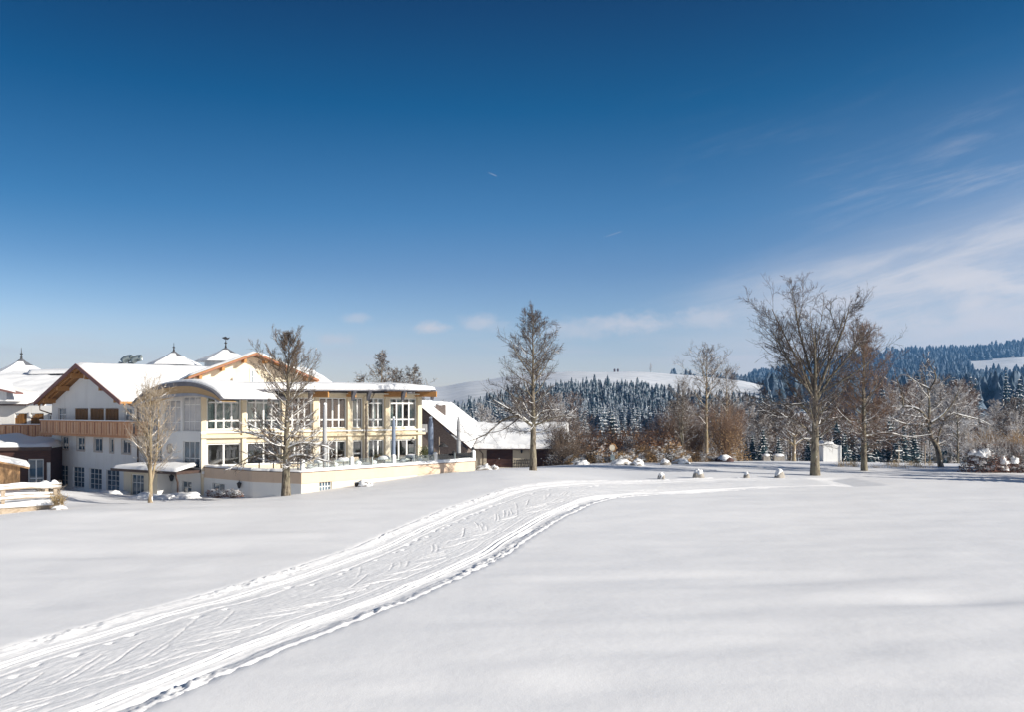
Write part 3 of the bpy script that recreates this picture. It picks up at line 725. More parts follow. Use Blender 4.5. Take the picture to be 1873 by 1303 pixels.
# roof of the gabled house: slab + rake boards + purlins + snow
oh, side = 1.15, 0.75
def gable_roof(fr, uL, uR, uA, zE, zA, back, oh, rake_m, soffit_m, parent, th=.16, lift=0.0, rakeh=.34, rafters=True, purl=True, snow=.30, names='roof'):
    slope = (zA - zE) / (uA - uL)
    for sgn, ue in ((-1, uL), (1, uR)):
        zl = zE
        s = MB()
        a0, a1 = fr.pt(ue, zl, oh), fr.pt(uA, zA, oh)
        b0, b1 = fr.pt(ue, zl + lift, -back), fr.pt(uA, zA + lift, -back)
        up = Vector((0, 0, th))
        q = [a0, a1, b1, b0] if sgn < 0 else [a1, a0, b0, b1]
        s.hexa(q + [p + up for p in q], soffit_m)
        s.build(names, parent)
        rk = MB()
        c0, c1 = fr.pt(ue, zl - .10, oh + .004), fr.pt(uA, zA - .10, oh + .004)
        d = Vector((fr.n.x * .07, fr.n.y * .07, 0)); h2 = Vector((0, 0, rakeh))
        q = [c0 + d, c1 + d, c1, c0] if sgn > 0 else [c0, c1, c1 + d, c0 + d]
        rk.hexa(q + [p + h2 for p in q], rake_m)
        rk.build('rake_board', parent)
        # snow over the slope
        e = Vector((0, 0, th + .01))
        if sgn > 0: sh = (fr.pt(ue + .05, zl, oh - .05), fr.pt(ue + .05, zl + lift, -back), b1, a1)
        else: sh = (fr.pt(ue - .05, zl + lift, -back), fr.pt(ue - .05, zl, oh - .05), a1, b1)
        snow_sheet('roof_snow', parent, *[p + e for p in sh], th=snow, nu=30, nv=16, amp=.05, seed=sgn + 3 + int(uA * 3), edge=.5)
        if rafters:
            for k in range(3):
                uu = ue + (uA - ue) * (.18 + .33 * k)
                zz = zl + slope * abs(uu - ue)
                w = .11
                p = MB()
                c = [fr.pt(uu - w, zz - .48, 0), fr.pt(uu + w, zz - .48, 0), fr.pt(uu + w, zz - .26, oh - .12), fr.pt(uu - w, zz - .26, oh - .12)]
                c = [fr.pt(uu - w, zz - .45, oh - .15), fr.pt(uu + w, zz - .45, oh - .15), fr.pt(uu + w, zz - .45, -.05), fr.pt(uu - w, zz - .45, -.05),
                     fr.pt(uu - w, zz - .03, oh - .15), fr.pt(uu + w, zz - .03, oh - .15), fr.pt(uu + w, zz - .03, -.05), fr.pt(uu - w, zz - .03, -.05)]
                p.hexa(c, M['wood']); p.build('purlin', parent)
            # rafters seen from below, parallel to the rake
            for k in range(1, 3):
                o_ = oh * k / 3
                p = MB()
                c0, c1 = fr.pt(ue, zl - .14, o_), fr.pt(uA, zA - .14, o_); dd = Vector((fr.n.x * .09, fr.n.y * .09, 0)); hh = Vector((0, 0, .135))
                q = [c0 + dd, c1 + dd, c1, c0] if sgn > 0 else [c0, c1, c1 + dd, c0 + dd]
                p.hexa(q + [v + hh for v in q], M['wood']); p.build('rafter', parent)
gable_roof(L, -side, LL + side * .4, uA, 6.45, 9.62, 24, oh, M['tiledark'], M['wood'], hotel, lift=.45)
# balcony of the gabled house
def balcony(fr, u0, u1, ztop, zbot, dep, npan, parent, right_return=True):
    b = MB()
    fr.box(b, u0, u1, zbot - .16, zbot, .02, dep, M['larch'])                 # floor
    fr.box(b, u0 - .12, u1 + .05, ztop - .10, ztop, dep - .10, dep + .10, M['larch'])    # cap rail
    fr.box(b, u0 - .04, u1 + .02, zbot - .30, zbot - .162, dep - .06, dep + .03, M['larch'])  # lower beam
    if right_return: fr.box(b, u1 - .06, u1 + .02, ztop - .10, ztop, .02, dep - .102, M['larch'])
    o = b.build('balcony', parent)
    for i in range(npan):
        a = u0 + (u1 - u0) * i / npan; c = u0 + (u1 - u0) * (i + 1) / npan
        p = MB(); fr.box(p, a - .05, a + .05, zbot + .002, ztop - .102, dep - .02, dep + .055, M['larchdark']); p.build('post', o)
        p = MB(); n = 6
        for k in range(n):
            x0 = a + .05 + (c - a - .05) * k / n
            fr.box(p, x0 + .012, x0 + (c - a - .05) / n - .012, zbot - .12, ztop - .103, dep + .0 + .012 * (k % 2), dep + .035 + .012 * (k % 2), M['larchpale' if (k * 7 + i * 3) % 5 < 3 else 'larch'])
        p.build('panel', o)
    if right_return:
        for k in range(4):
            p = MB(); y0 = .04 + (dep - .16) * k / 4
            fr.box(p, u1 - .03, u1 + .0, zbot - .12, ztop - .103, y0 + .01, y0 + (dep - .16) / 4 - .01, M['larch']); p.build('plank', o)
    sc = MB()
    fr.box(sc, u0 - .12, u1 + .05, ztop + .003, ztop + .07, dep - .09, dep + .09, M['roofsnow']); sc.build('snow_cap', o)
    return o
bu0, bzt = L.uz(75, 770, 1.2); bu1, _ = L.uz(244, 770, 1.2); bzb = L.uz(160, 793, 1.2)[1]
balcony(L, bu0, bu1, L.uz(160, 771, 1.2)[1], bzb, 1.2, 13, hotel)
# --- left rear wing
Mf = Fr(-110, 75, 97, 75)
mh = [Mf.hole(27, 49, 757, 795), Mf.hole(56, 80, 757, 795), Mf.hole(88, 94.5, 759, 778), Mf.hole(-20, 12, 800, 812), Mf.hole(27, 46, 800, 830), Mf.hole(64, 78, 806, 820), Mf.hole(91, 96, 805, 822)]
mb = MB(); Mf.wall(mb, 0, Mf.L, -2, 6.35, mh, M['white']); mb.build('wall', hotel)
for h in mh[:2] + [mh[4]]:
    s = MB(); n = 7; w = h[1] - h[0]
    for i in range(n):
        a = h[0] + w * i / n; f = (i + .5) / n
        zt = h[3] - .05 - (.55 * max(0, 1 - f / .45) ** 2 if h is not mh[4] else 0)
        Mf.box(s, a, a + w / n - .02, h[2], zt, -.12, -.05 - .012 * (i % 2), M['shutter'])
    bk = Mf.box(s, h[0] + .01, h[1] - .01, h[2], h[3] - .01, -.24, -.2, M['frame'])
    s.build('shutter', hotel)
for h in (mh[2], mh[3], mh[5], mh[6]): window(Mf, hotel, h, 1 if h[1] - h[0] < .6 else 2, (1,), surround=False)
u0 = Mf.uz(-100, 780, 1.2)[0]; u1 = Mf.uz(93, 780, 1.2)[0]
balcony(Mf, u0, u1, Mf.uz(40, 778, 1.2)[1], Mf.uz(40, 797, 1.2)[1], 1.2, 14, hotel, False)
s = MB(); ee = .9
s.hexa([Mf.pt(-2, 6.35, ee), Mf.pt(Mf.L - 2.0, 6.35, ee), Mf.pt(Mf.L + 1.5, 9.2, -9), Mf.pt(-2, 9.4, -9)] + [p + Vector((0, 0, .14)) for p in (Mf.pt(-2, 6.35, ee), Mf.pt(Mf.L - 2.0, 6.35, ee), Mf.pt(Mf.L + 1.5, 9.2, -9), Mf.pt(-2, 9.4, -9))], M['copper'])
s.build('roof', hotel)
snow_sheet('roof_snow', hotel, Mf.pt(-2, 6.5, ee - .03), Mf.pt(Mf.L - 2.0, 6.5, ee - .03), Mf.pt(Mf.L + 1.5, 9.35, -9), Mf.pt(-2, 9.55, -9), .3, 40, 20, .09, 5)
# small dormer roof at the far left edge
s = MB(); c = W(-14, 712, 71); s.prism([W(-45, 742, 70), W(30, 722, 70), W(0, 708, 70), W(-45, 690, 70)], [p + Vector((0, 6, 0)) for p in (W(-45, 742, 70), W(30, 722, 70), W(0, 708, 70), W(-45, 690, 70))], M['tile'])
s = MB(); s.prism([W(-60, 735, 72), W(12, 735, 72), W(12, 717, 72), W(-60, 700, 72)], [p + Vector((0, 5, 0)) for p in (W(-60, 735, 72), W(12, 735, 72), W(12, 717, 72), W(-60, 700, 72))], M['white']); s.build('dormer_wall', hotel)
s = MB(); qq = [W(-60, 702, 71.5), W(28, 722, 71.5), W(28, 719, 71.5), W(-60, 697, 71.5)]; s.prism(qq, [p + Vector((0, 1.2, 0)) for p in qq], M['tiledark']); s.build('dormer_roof', hotel)
snow_sheet('roof_snow', hotel, W(-60, 697, 71.6), W(29, 719, 71.6), W(20, 700, 79), W(-60, 680, 79), .28, 16, 12, .05, 9)
# slate flat roofed box and upper roof behind
def wbox(px0, px1, py0, py1, Y0, Y1, m, name, parent=hotel):
    s = MB(); x0, x1 = WX(px0, Y0), WX(px1, Y0); s.box(x0, x1, Y0, Y1, WZ(py1, Y0), WZ(py0, Y0), m); return s.build(name, parent)
wbox(57, 98, 685, 706, 84.3, 90, M['slate'], 'roof_house')
wbox(98, 135, 683, 706, 85.5, 92, M['surround'], 'roof_house')
snow_sheet('roof_snow', hotel, W(50, 685.5, 84), W(140, 683.5, 84), W(140, 680, 93), W(50, 682, 93), .35, 16, 10, .03, 2)
s = MB(); qq = [W(-120, 712, 86), W(140, 712, 86), W(150, 684, 94), W(-120, 682, 94)]; s.hexa([p - Vector((0, 0, 1)) for p in qq] + qq, M['copper']); s.build('roof', hotel)
snow_sheet('roof_snow', hotel, *qq, .3, 30, 12, .06, 12)
# towers with flared pyramid roofs and finials
def tower(px, py_apex, py_base, half_px, Y, py_fin, vane, rot=0.5):
    c = Vector((WX(px, Y), Y)); zA = WZ(py_apex, Y); zB = WZ(py_base, Y); r = half_px / FPX * Y * 1.13
    t = MB(); w = r * .62
    t.prism([(c.x + math.cos(rot + k * PI / 4 + PI / 8) * w * 1.1, c.y + math.sin(rot + k * PI / 4 + PI / 8) * w * 1.1, zB - 4) for k in range(8)],
            [(c.x + math.cos(rot + k * PI / 4 + PI / 8) * w * 1.1, c.y + math.sin(rot + k * PI / 4 + PI / 8) * w * 1.1, zB + .1) for k in range(8)], M['white'])
    tw = t.build('tower', hotel)
    s = MB(); n = 9; k = 6; o = 0; mi = s.mi(M['roofsnow']); mi2 = s.mi(M['slate'])
    for i in range(n + 1):
        f = i / n; rr = r * (f ** 1.32) + .05 * (1 - f); z = zA + (zB - zA) * f
        for j in range(k): s.v.append((c.x + math.cos(rot + 2 * PI * j / k) * rr, c.y + math.sin(rot + 2 * PI * j / k) * rr, z + (.1 if 0 < f < 1 else 0)))
    for i in range(n):
        for j in range(k):
            q = (j + 1) % k; s.f.append((i * k + j, (i + 1) * k + j, (i + 1) * k + q, i * k + q)); s.m.append(mi2 if (i < 2 or (i < 4 and j in (0, 5))) else mi)
    rf = s.build('tower_roof', hotel)
    f = MB(); zt = WZ(py_fin, Y); h = zt - zA
    f.tube([(c.x, c.y, zA - .15), (c.x, c.y, zA + .1), (c.x, c.y, zA + h * .35), (c.x, c.y, zA + h * .38), (c.x, c.y, zA + h * .45), (c.x, c.y, zA + h * .52), (c.x, c.y, zt)],
           [.16, .12, .06, .15, .17, .05, .02], M['iron'])
    if vane:
        z = zA + h * .8
        f.prism([(c.x - .5, c.y, z + .15), (c.x - .15, c.y, z - .05), (c.x + .25, c.y, z - .1), (c.x + .5, c.y, z + .2), (c.x + .2, c.y, z + .12), (c.x, c.y, z + .3)],
                [(c.x - .5, c.y + .04, z + .15), (c.x - .15, c.y + .04, z - .05), (c.x + .25, c.y + .04, z - .1), (c.x + .5, c.y + .04, z + .2), (c.x + .2, c.y + .04, z + .12), (c.x, c.y + .04, z + .3)], M['iron'])
    f.build('finial', hotel)
tower(39, 656, 690, 52, 96, 636, False, .35)
tower(318, 642, 669, 44, 97, 627, False, .2)
tower(413, 636, 663, 49, 95, 616, True, .25)
# vent cowls behind the ridge
for px in (222, 239):
    s = MB(); Y = 84; x = WX(px, Y); z = WZ(676, Y); pts = []
    for i in range(9):
        a = PI * .55 * i / 8; pts.append((x + .95 * (1 - math.cos(a)), Y, z + .25 + .95 * math.sin(a)))
    s.tube([(x, Y, z - .8)] + pts, .36, M['steel'], 12); s.build('vent_cowl', hotel, True)

# --- bay with the arched roof
B = Fr(243, 63.5, 367, 59.6)
bh_up = [B.hole(256, 270, 744, 790), B.hole(276, 292, 738, 790), B.hole(299, 330, 733, 790), B.hole(334, 366, 727, 790)]
bh_mid = [B.hole(277, 296, 806, 850), B.hole(335, 365, 808, 858)]
bh_lo = [B.hole(333, 350, 881, 905)]
entr = [B.hole(288, 309, 868, 903)]
zBt = 7.9
mb = MB(); B.wall(mb, 0, B.L, -1.6, 6.9, bh_up + bh_mid + bh_lo + entr, M['white'])
mb.build('wall', hotel)
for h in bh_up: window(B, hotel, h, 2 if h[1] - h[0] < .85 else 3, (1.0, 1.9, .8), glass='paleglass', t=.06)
for h in bh_mid: window(B, hotel, h, 2 if h[1] - h[0] < .9 else 3, (1, 1.8), t=.06)
for h in bh_lo: window(B, hotel, h, 2, (1, 1), t=.05)
window(B, hotel, entr[0], 1, (1, 1.0), t=.05)
# round ornament with a relief ring
s = MB(); uo, zo = B.uz(311, 822); c = B.pt(uo, zo, .03)
ring = [(B.pt(uo + .30 * math.cos(a), zo + .36 * math.sin(a), .05)) for a in np.linspace(0, 2 * PI, 17)]
s.tube(ring, .045, M['surround'], 6)
s.prism([B.pt(uo + .22 * math.cos(a), zo + .27 * math.sin(a), .004) for a in np.linspace(0, 2 * PI, 16, endpoint=False)],
        [B.pt(uo + .20 * math.cos(a), zo + .25 * math.sin(a), .06) for a in np.linspace(0, 2 * PI, 16, endpoint=False)], M['cream2'])
s.build('wall_ornament', hotel)
# arched roof: barrel over the bay, wood under, grey sheet rim, snow above
def arch():
    o_ = 1.5
    outer = [(243, 737), (262, 720), (285, 708), (310, 702), (337, 699.5), (358, 702), (375, 708), (390, 716), (404, 730)]
    inner = [(243, 748), (262, 738), (285, 732), (310, 728), (337, 725.5), (358, 725.5), (375, 728), (390, 731.5), (402, 737)]
    co = catmull([B.uz(a, b, o_) for a, b in outer], 4); ci = catmull([B.uz(a, b, o_) for a, b in inner], 4)
    n = len(co)
    w = MB(); m_ = MB(); sn = MB()
    for i in range(n - 1):
        (u0, z0), (u1, z1), (a0, y0), (a1, y1) = co[i], co[i + 1], ci[i], ci[i + 1]
        k = .30
        zc0, zc1 = z0 - (z0 - y0) * k, z1 - (z1 - y1) * k; zd0, zd1 = y0 + (z0 - y0) * .2, y1 + (z1 - y1) * .2
        w.poly([B.pt(a0, zd0, o_), B.pt(a1, zd1, o_), B.pt(u1, zc1, o_), B.pt(u0, zc0, o_)], M['wood2'])
        w.poly([B.pt(a0, zd0, o_ - .006), B.pt(a0, zd0 - .02, -.02), B.pt(a1, zd1 - .02, -.02), B.pt(a1, zd1, o_ - .006)], M['wood2'])
        # sheet metal rims
        m_.hexa([B.pt(u0, zc0, o_ + .04), B.pt(u1, zc1, o_ + .04), B.pt(u1, zc1, -5), B.pt(u0, zc0, -5), B.pt(u0, z0, o_ + .10), B.pt(u1, z1, o_ + .10), B.pt(u1, z1, -5), B.pt(u0, z0, -5)], M['metal'])
        m_.hexa([B.pt(a0, y0, o_ + .03), B.pt(a1, y1, o_ + .03), B.pt(a1, y1, o_ - .2), B.pt(a0, y0, o_ - .2), B.pt(a0, zd0, o_ + .03), B.pt(a1, zd1, o_ + .03), B.pt(a1, zd1, o_ - .2), B.pt(a0, zd0, o_ - .2)], M['greymetal'])
    w.build('arch_soffit', hotel); m_.build('arch_roof', hotel)
    # upper part of the wall under the arch
    f = MB()
    for i in range(n - 1):
        (a0, y0), (a1, y1) = ci[i], ci[i + 1]
        if a0 > B.L + .6: continue
        f.poly([B.pt(min(a0, B.L), 6.9, -.03), B.pt(min(a1, B.L), 6.9, -.03), B.pt(min(a1, B.L), y1 + .35, -.03), B.pt(min(a0, B.L), y0 + .35, -.03)], M['white'])
    f.build('wall', hotel)
    V = []; Fq = []
    vs = [.05, .0, -.1, -.5, -1.5, -3, -5]
    hs = [-.02, .10, .2, .24, .25, .25, .2]
    for i in range(n):
        for v, h in zip(vs, hs):
            u, z = co[i]; V.append(B.pt(u, z + h * (1 if 0 < i < n - 1 else 0) + .01, v + o_ - .3))
    K = len(vs)
    for i in range(n - 1):
        for j in range(K - 1): Fq.append((i * K + j, (i + 1) * K + j, (i + 1) * K + j + 1, i * K + j + 1))
    link('roof_snow', mesh_np('roof_snow', [tuple(p) for p in V], Fq, [M['roofsnow']], smooth=True), hotel)
M['wood2'] = mat('pale_laminated_wood', (0.56, 0.38, 0.20), 0.65, noise=(2.5, (0.44, 0.27, 0.12), 0.35, 0.7), stretch=(1, 1, 9))
M['greymetal'] = mat('pale_zinc', (0.36, 0.35, 0.37), 0.5, noise=(2, (0.28, 0.28, 0.30), 0.3, 0.7), metal=.3)
arch()
# rain pipe between the gabled house and the bay
s = MB(); u, z = B.uz(252, 748, .1); s.tube([B.pt(u - .6, z + .35, .5), B.pt(u, z, .1), B.pt(u, B.uz(252, 850, .1)[1], .1)], .06, M['copper']); s.build('rain_pipe', hotel)
s = MB(); u, z = Mf.uz(74, 745, .5); s.tube([Mf.pt(u, z + .1, .6), Mf.pt(u, z - .3, .6), Mf.pt(u + 1.1, z - .75, .3), Mf.pt(u + 1.2, z - .9, .12), Mf.pt(u + 1.2, -1, .12)], .06, M['copper']); s.build('rain_pipe', hotel)

# --- entrance canopy
cu0 = B.uz(202, 858, 2.2)[0]; cu1 = B.uz(327, 862, 2.0)[0]; cz = B.uz(270, 866, 2.1)[1]
s = MB(); B.box(s, cu0, cu1, cz, cz + .20, .01, 2.2, M['copper']); s.build('canopy', hotel)
snow_sheet('canopy_snow', hotel, B.pt(cu0, cz + .2, 2.2), B.pt(cu1, cz + .2, 2.2), B.pt(cu1 - .4, cz + .55, .02), B.pt(cu0 + 2.2, cz + .55, .02), .22, 24, 10, .03, 8, edge=.3)
Bc = B.off(1.3)
px_ = [Bc.hole(240, 263, 869, 908)]
s = MB(); Bc.wall(s, Bc.uz(226, 870)[0], Bc.uz(288, 870)[0], -1.7, cz - .002, px_, M['cream2'], .2)
Bw = Bc.uz(226, 870)[0]; s.poly([Bc.pt(Bw, -1.7), Bc.pt(Bw, cz - .002), Bc.pt(Bw, cz - .002, -1.29), Bc.pt(Bw, -1.7, -1.29)], M['white'])
Bw = Bc.uz(288, 870)[0]; s.poly([Bc.pt(Bw, -1.7), Bc.pt(Bw, cz - .002), Bc.pt(Bw, cz - .002, -1.29), Bc.pt(Bw, -1.7, -1.29)], M['white'])
s.build('entrance_wall', hotel)
window(Bc, hotel, px_[0], 3, (1.6, 1), t=.06, name='entrance_door')
s = MB(); u = B.uz(325, 870, 1.9)[0]; s.tube([B.pt(u, cz + .05, 2.1), B.pt(u, cz - .35, 2.0), B.pt(u, cz - .6, 1.9), B.pt(u, -1.3, 1.9)], .07, M['copper']); s.build('rain_pipe', hotel)
def lantern(p, parent, s=1.0):
    m = MB(); x, y, z = p
    m.tube([(x, y + .16 * s, z + .22 * s), (x, y, z + .28 * s), (x, y, z + .2 * s)], .015, M['iron'], 5)
    m.tube([(x, y, z - .16 * s), (x, y, z - .12 * s), (x, y, z + .08 * s), (x, y, z + .12 * s), (x, y, z + .22 * s)], [.04 * s, .07 * s, .12 * s, .14 * s, .02], M['iron'], 6)
    return m.build('wall_lantern', parent)
lantern(B.pt(B.uz(317, 876)[0], B.uz(317, 876)[1], .16), hotel, 1.4)

# --- main glazed front
F_ = Fr(368, 59.5, 770, 69.3)
FL = F_.L; zC = 3.92; zT = 7.35; zFl = 1.45
bays = [(378, 441), (451, 514), (522, 571), (584, 634), (645, 664), (673, 703), (713, 762)]
holes_u = []; holes_l = []
for a, b in bays:
    ua = F_.uz(a, 750)[0]; ub = F_.uz(b, 750)[0]
    holes_u.append((ua, ub, 4.45, 6.95)); holes_l.append((ua, ub, 1.7 if a < 600 else 1.62, 3.45))
mb = MB(); F_.wall(mb, 0, FL, -.5, zT, holes_u + holes_l, M['cream'], .3)
a, b = F_.pt(FL, -.5), F_.pt(FL, zT)
mb.poly([F_.pt(FL, -.5), F_.pt(FL, -.5, -8), F_.pt(FL, zT, -8), F_.pt(FL, zT)], M['cream'])
mb.build('wall', hotel)
# pillars stand proud between the bays
edges = [0] + [None] * 6 + [FL]
for i in range(8):
    if i == 0: a, b = -.02, holes_u[0][0] - .05
    elif i == 7: a, b = holes_u[6][1] + .06, FL + .02
    else: a, b = holes_u[i - 1][1] + .05, holes_u[i][0] - .05
    if b - a > .15:
        p = MB(); F_.box(p, a, b, .9, zC - .09, .003, .16, M['cream2']); F_.box(p, a, b, zC + .11, zT - .25, .003, .16, M['cream']); p.build('pillar', hotel)
p = MB(); F_.box(p, -.05, FL + .3, zC - .08, zC + .10, .003, .30, M['cream']); F_.box(p, -.05, FL + .3, 4.20, 4.32, .003, .17, M['frame']); p.build('cornice', hotel)
for i, h in enumerate(holes_u):
    w = h[1] - h[0]; n = 4 if w > 2 else (3 if w > 1.2 else 2)
    window(F_, hotel, h, n, (.75, 1.75, .42) if i in (0, 1, 5, 6) else (.75, 2.1), glass='glass', t=.10, dep=.15, mull=.12)
for i, h in enumerate(holes_l):
    w = h[1] - h[0]; n = 2 if i < 2 else (3 if w > 1.2 else 1)
    window(F_, hotel, h, n, (1,) if i != 4 else (.6, 1), glass='glass', t=.12, dep=.15, mull=.13)
# rooms behind the glass: floors, back wall, partitions
it = MB()
for z0, z1 in ((1.4, zC - .05), (zC + .05, zT - .05)):
    F_.box(it, .35, FL - .1, z0, z0 + .05, -4.5, -.32, M['greywood']); F_.box(it, .35, FL - .1, z0 + .05, z1, -4.6, -4.5, M['interior'])
    F_.box(it, .35, FL - .1, z1 - .05, z1, -4.5, -.32, M['white'])
    F_.box(it, .30, .35, z0, z1, -4.5, -.32, M['interior']); F_.box(it, FL - .1, FL - .05, z0, z1, -4.5, -.32, M['interior'])
    for h in (holes_u[1], holes_u[3], holes_u[4]): F_.box(it, h[1] + .12, h[1] + .2, z0 + .05, z1 - .05, -4.49, -.5, M['interior'])
it.build('interior', hotel)
def curtain(u0, u1, z0, z1, o, m):
    n = max(6, int((u1 - u0) / .06)); V = []; Fq = []
    for i in range(n + 1):
        u = u0 + (u1 - u0) * i / n; oo = o + .04 * math.sin(i * 1.7) + .02 * math.sin(i * .6)
        V += [tuple(F_.pt(u, z0, oo)), tuple(F_.pt(u, z1, oo))]
    for i in range(n): Fq.append((2 * i, 2 * i + 2, 2 * i + 3, 2 * i + 1))
    link('curtain', mesh_np('curtain', V, Fq, [M[m]], smooth=True), hotel)
for i, h in enumerate(holes_u):
    if i in (0, 1): 
        for a, b in ((.0, .25), (.28, .50), (.53, .75), (.78, 1.0)): curtain(h[0] + (h[1] - h[0]) * a, h[0] + (h[1] - h[0]) * b, 4.1, 6.9, -.55, 'curtain')
    elif i in (2, 3): curtain(h[0], h[1], 4.1, 6.9, -.5, 'brickint')
    else:
        for a, b in ((.0, .22), (.36, .62), (.80, 1)): curtain(h[0] + (h[1] - h[0]) * a, h[0] + (h[1] - h[0]) * b, 4.1, 6.9, -.55, 'curtain')
for i, h in enumerate(holes_l):
    if i in (2, 3): curtain(h[0], h[1] - .5, 1.5, 3.5, -.7, 'brickint')
    elif i > 4: curtain(h[0], h[0] + .4, 1.5, 3.5, -.5, 'curtain')
# flat roof of the glazed wing: thin slab with curved right end, wood soffit, brackets, snow
ov = 1.7
def rp(u, z, o): return F_.pt(u, z, o)
uR_tip = F_.uz(808, 714, ov)[0]
u_a = F_.uz(392, 714, ov)[0]
zr0 = F_.uz(400, 716, ov)[1]; zr1 = F_.uz(800, 716.5, ov)[1]
front = [(u_a, ov), (FL * .5, ov), (FL + .1, ov), (uR_tip - .5, ov - .5), (uR_tip, ov - 1.1), (uR_tip - .4, -3), (uR_tip - 1.2, -8), (u_a, -8)]
def zr(u): return zr0 + (zr1 - zr0) * (u - u_a) / (uR_tip - u_a)
s = MB(); s.prism([rp(u, zr(u) - .0, o) for u, o in front], [rp(u, zr(u) + .12, o) for u, o in front], M['metal']); s.build('roof', hotel)
s = MB(); F_.box(s, u_a + .2, FL + .4, zT + .004, zr0 - .004, -7, .35, M['frame']); s.build('fascia_beam', hotel)
s = MB(); F_.box(s, u_a + .3, FL + .5, zT - .10, zT - .02 + .02, .36, .5, M['cream2']); s.build('blind_box', hotel)
# wooden soffit wedges
for pxa, pxb in ((446, 480), (572, 600), (636, 650), (705, 742), (762, 798)):
    ua = F_.uz(pxa, 720, .5)[0]; ub = F_.uz(pxb, 720, ov - .1)[0]; s = MB()
    s.prism([rp(ua, zr(ua) - .02, .2), rp(ub, zr(ub) - .02, ov - .12), rp(ub, zr(ub) - .5, ov - .12), rp(ua, zr(ua) - .45, .2)],
            [rp(ua + .25, zr(ua) - .02, .2), rp(ub + .12, zr(ub) - .02, ov - .2), rp(ub + .12, zr(ub) - .5, ov - .2), rp(ua + .25, zr(ua) - .45, .2)], M['wood']); s.build('wooden_bracket', hotel)
for pxc in (479, 570, 649, 677, 740, 798):
    uc = F_.uz(pxc, 722, ov)[0]; s = MB(); w = .13; z0 = zr(uc)
    if pxc < 790: dz, oo = .78, ov
    else: dz, oo = .75, ov - .4
    s.hexa([rp(uc - w - .05, z0 - dz, oo - .30), rp(uc + w - .05, z0 - dz, oo - .30), rp(uc + w, z0 - dz, oo - .45), rp(uc - w, z0 - dz, oo - .45),
            rp(uc - w + .02, z0 - .003, oo + .02), rp(uc + w + .04, z0 - .003, oo + .02), rp(uc + w + .04, z0 - .003, oo - .45), rp(uc - w, z0 - .003, oo - .45)], M['metal'])
    s.build('metal_bracket', hotel)
# snow on that roof: lens shaped
def flat_roof_snow():
    nu, nv = 60, 14; V = []; Fq = []
    for i in range(nu + 1):
        f = i / nu; u = u_a - .4 + (uR_tip + .05 - u_a + .4) * f
        ofr = ov + .03
        if u > FL + .1: ofr = ov - 1.1 * ((u - FL - .1) / (uR_tip - FL - .1)) ** 1.5
        endk = math.sqrt(max(0, 1 - max(0, (f - .80) / .20) ** 2))
        for j in range(nv + 1):
            g = j / nv; o = ofr + (-7.5 - ofr) * g ** 1.6
            e = min(1, g * 9); p = math.sqrt(1 - (1 - e) ** 2)
            h = (.36 + .30 * min(1, g * 2.2)) * p * (.15 + .85 * endk) + .05 * float(noise2(np.array([u * .9]), np.array([o * .9]), 6)[0])
            if j == 0: h = 0
            V.append(tuple(rp(u, zr(u) + .125 + h, o)))
    K = nv + 1
    for i in range(nu):
        for j in range(nv): Fq.append((i * K + j, (i + 1) * K + j, (i + 1) * K + j + 1, i * K + j + 1))
    link('roof_snow', mesh_np('roof_snow', V, Fq, [M['roofsnow']], smooth=True), hotel)
flat_roof_snow()
s = MB(); up = F_.uz(669.5, 740, .35)[0]; s.tube([rp(up + .5, zr(up) - .15, .9), rp(up + .35, 6.6, .5), rp(up, 6.45, .33), rp(up, 1.6, .33)], .055, M['copper']); s.build('rain_pipe', hotel)
# --- gable above the glazed wing
G = F_.off(-6.5)
ga = G.uz(463, 657)[0]; gl = G.uz(378, 697)[0]; zga = 10.75; hw = 5.4
mb = MB(); gh = [G.hole(459, 467, 677, 702)]
G.wall(mb, ga - hw + .6, ga + hw - .6, 6.8, 8.7, [], M['cream2'])
mb.poly([G.pt(ga - hw + .6, 8.7), G.pt(ga + hw - .6, 8.7), G.pt(ga, zga - .2)], M['cream2'])
mb.build('wall', hotel)
h = gh[0]
s = MB(); G.box(s, h[0] - .08, h[1] + .08, h[2], h[3] + .08, .004, .05, M['frame']); s.build('window_surround', hotel)
window(G.off(.17), hotel, h, 1, (1, 1), t=.06)
s = MB(); aa = G.hole(425, 441, 692, 703); G.box(s, aa[0], aa[1], 7.4, aa[3], .004, .25, M['frame']); s.build('flue_box', hotel)
gable_roof(G, ga - hw, ga + hw, ga, 8.55, zga, 13, 1.1, M['tile'], M['wood'], hotel, rafters=True, snow=.22, lift=-1.0, rakeh=.12, th=.09)
# hipped snow roof to the right of the gable
q0, q1, q2, q3 = W(470, 706, 77), W(612, 703, 77), W(560, 676, 82), W(500, 668, 82)
s = MB(); s.hexa([p - Vector((0, 0, 1)) for p in (q0, q1, q2, q3)] + [q0, q1, q2, q3], M['tiledark']); s.build('roof', hotel)
snow_sheet('roof_snow', hotel, q0, q1, q2, q3, .25, 20, 10, .04, 14)

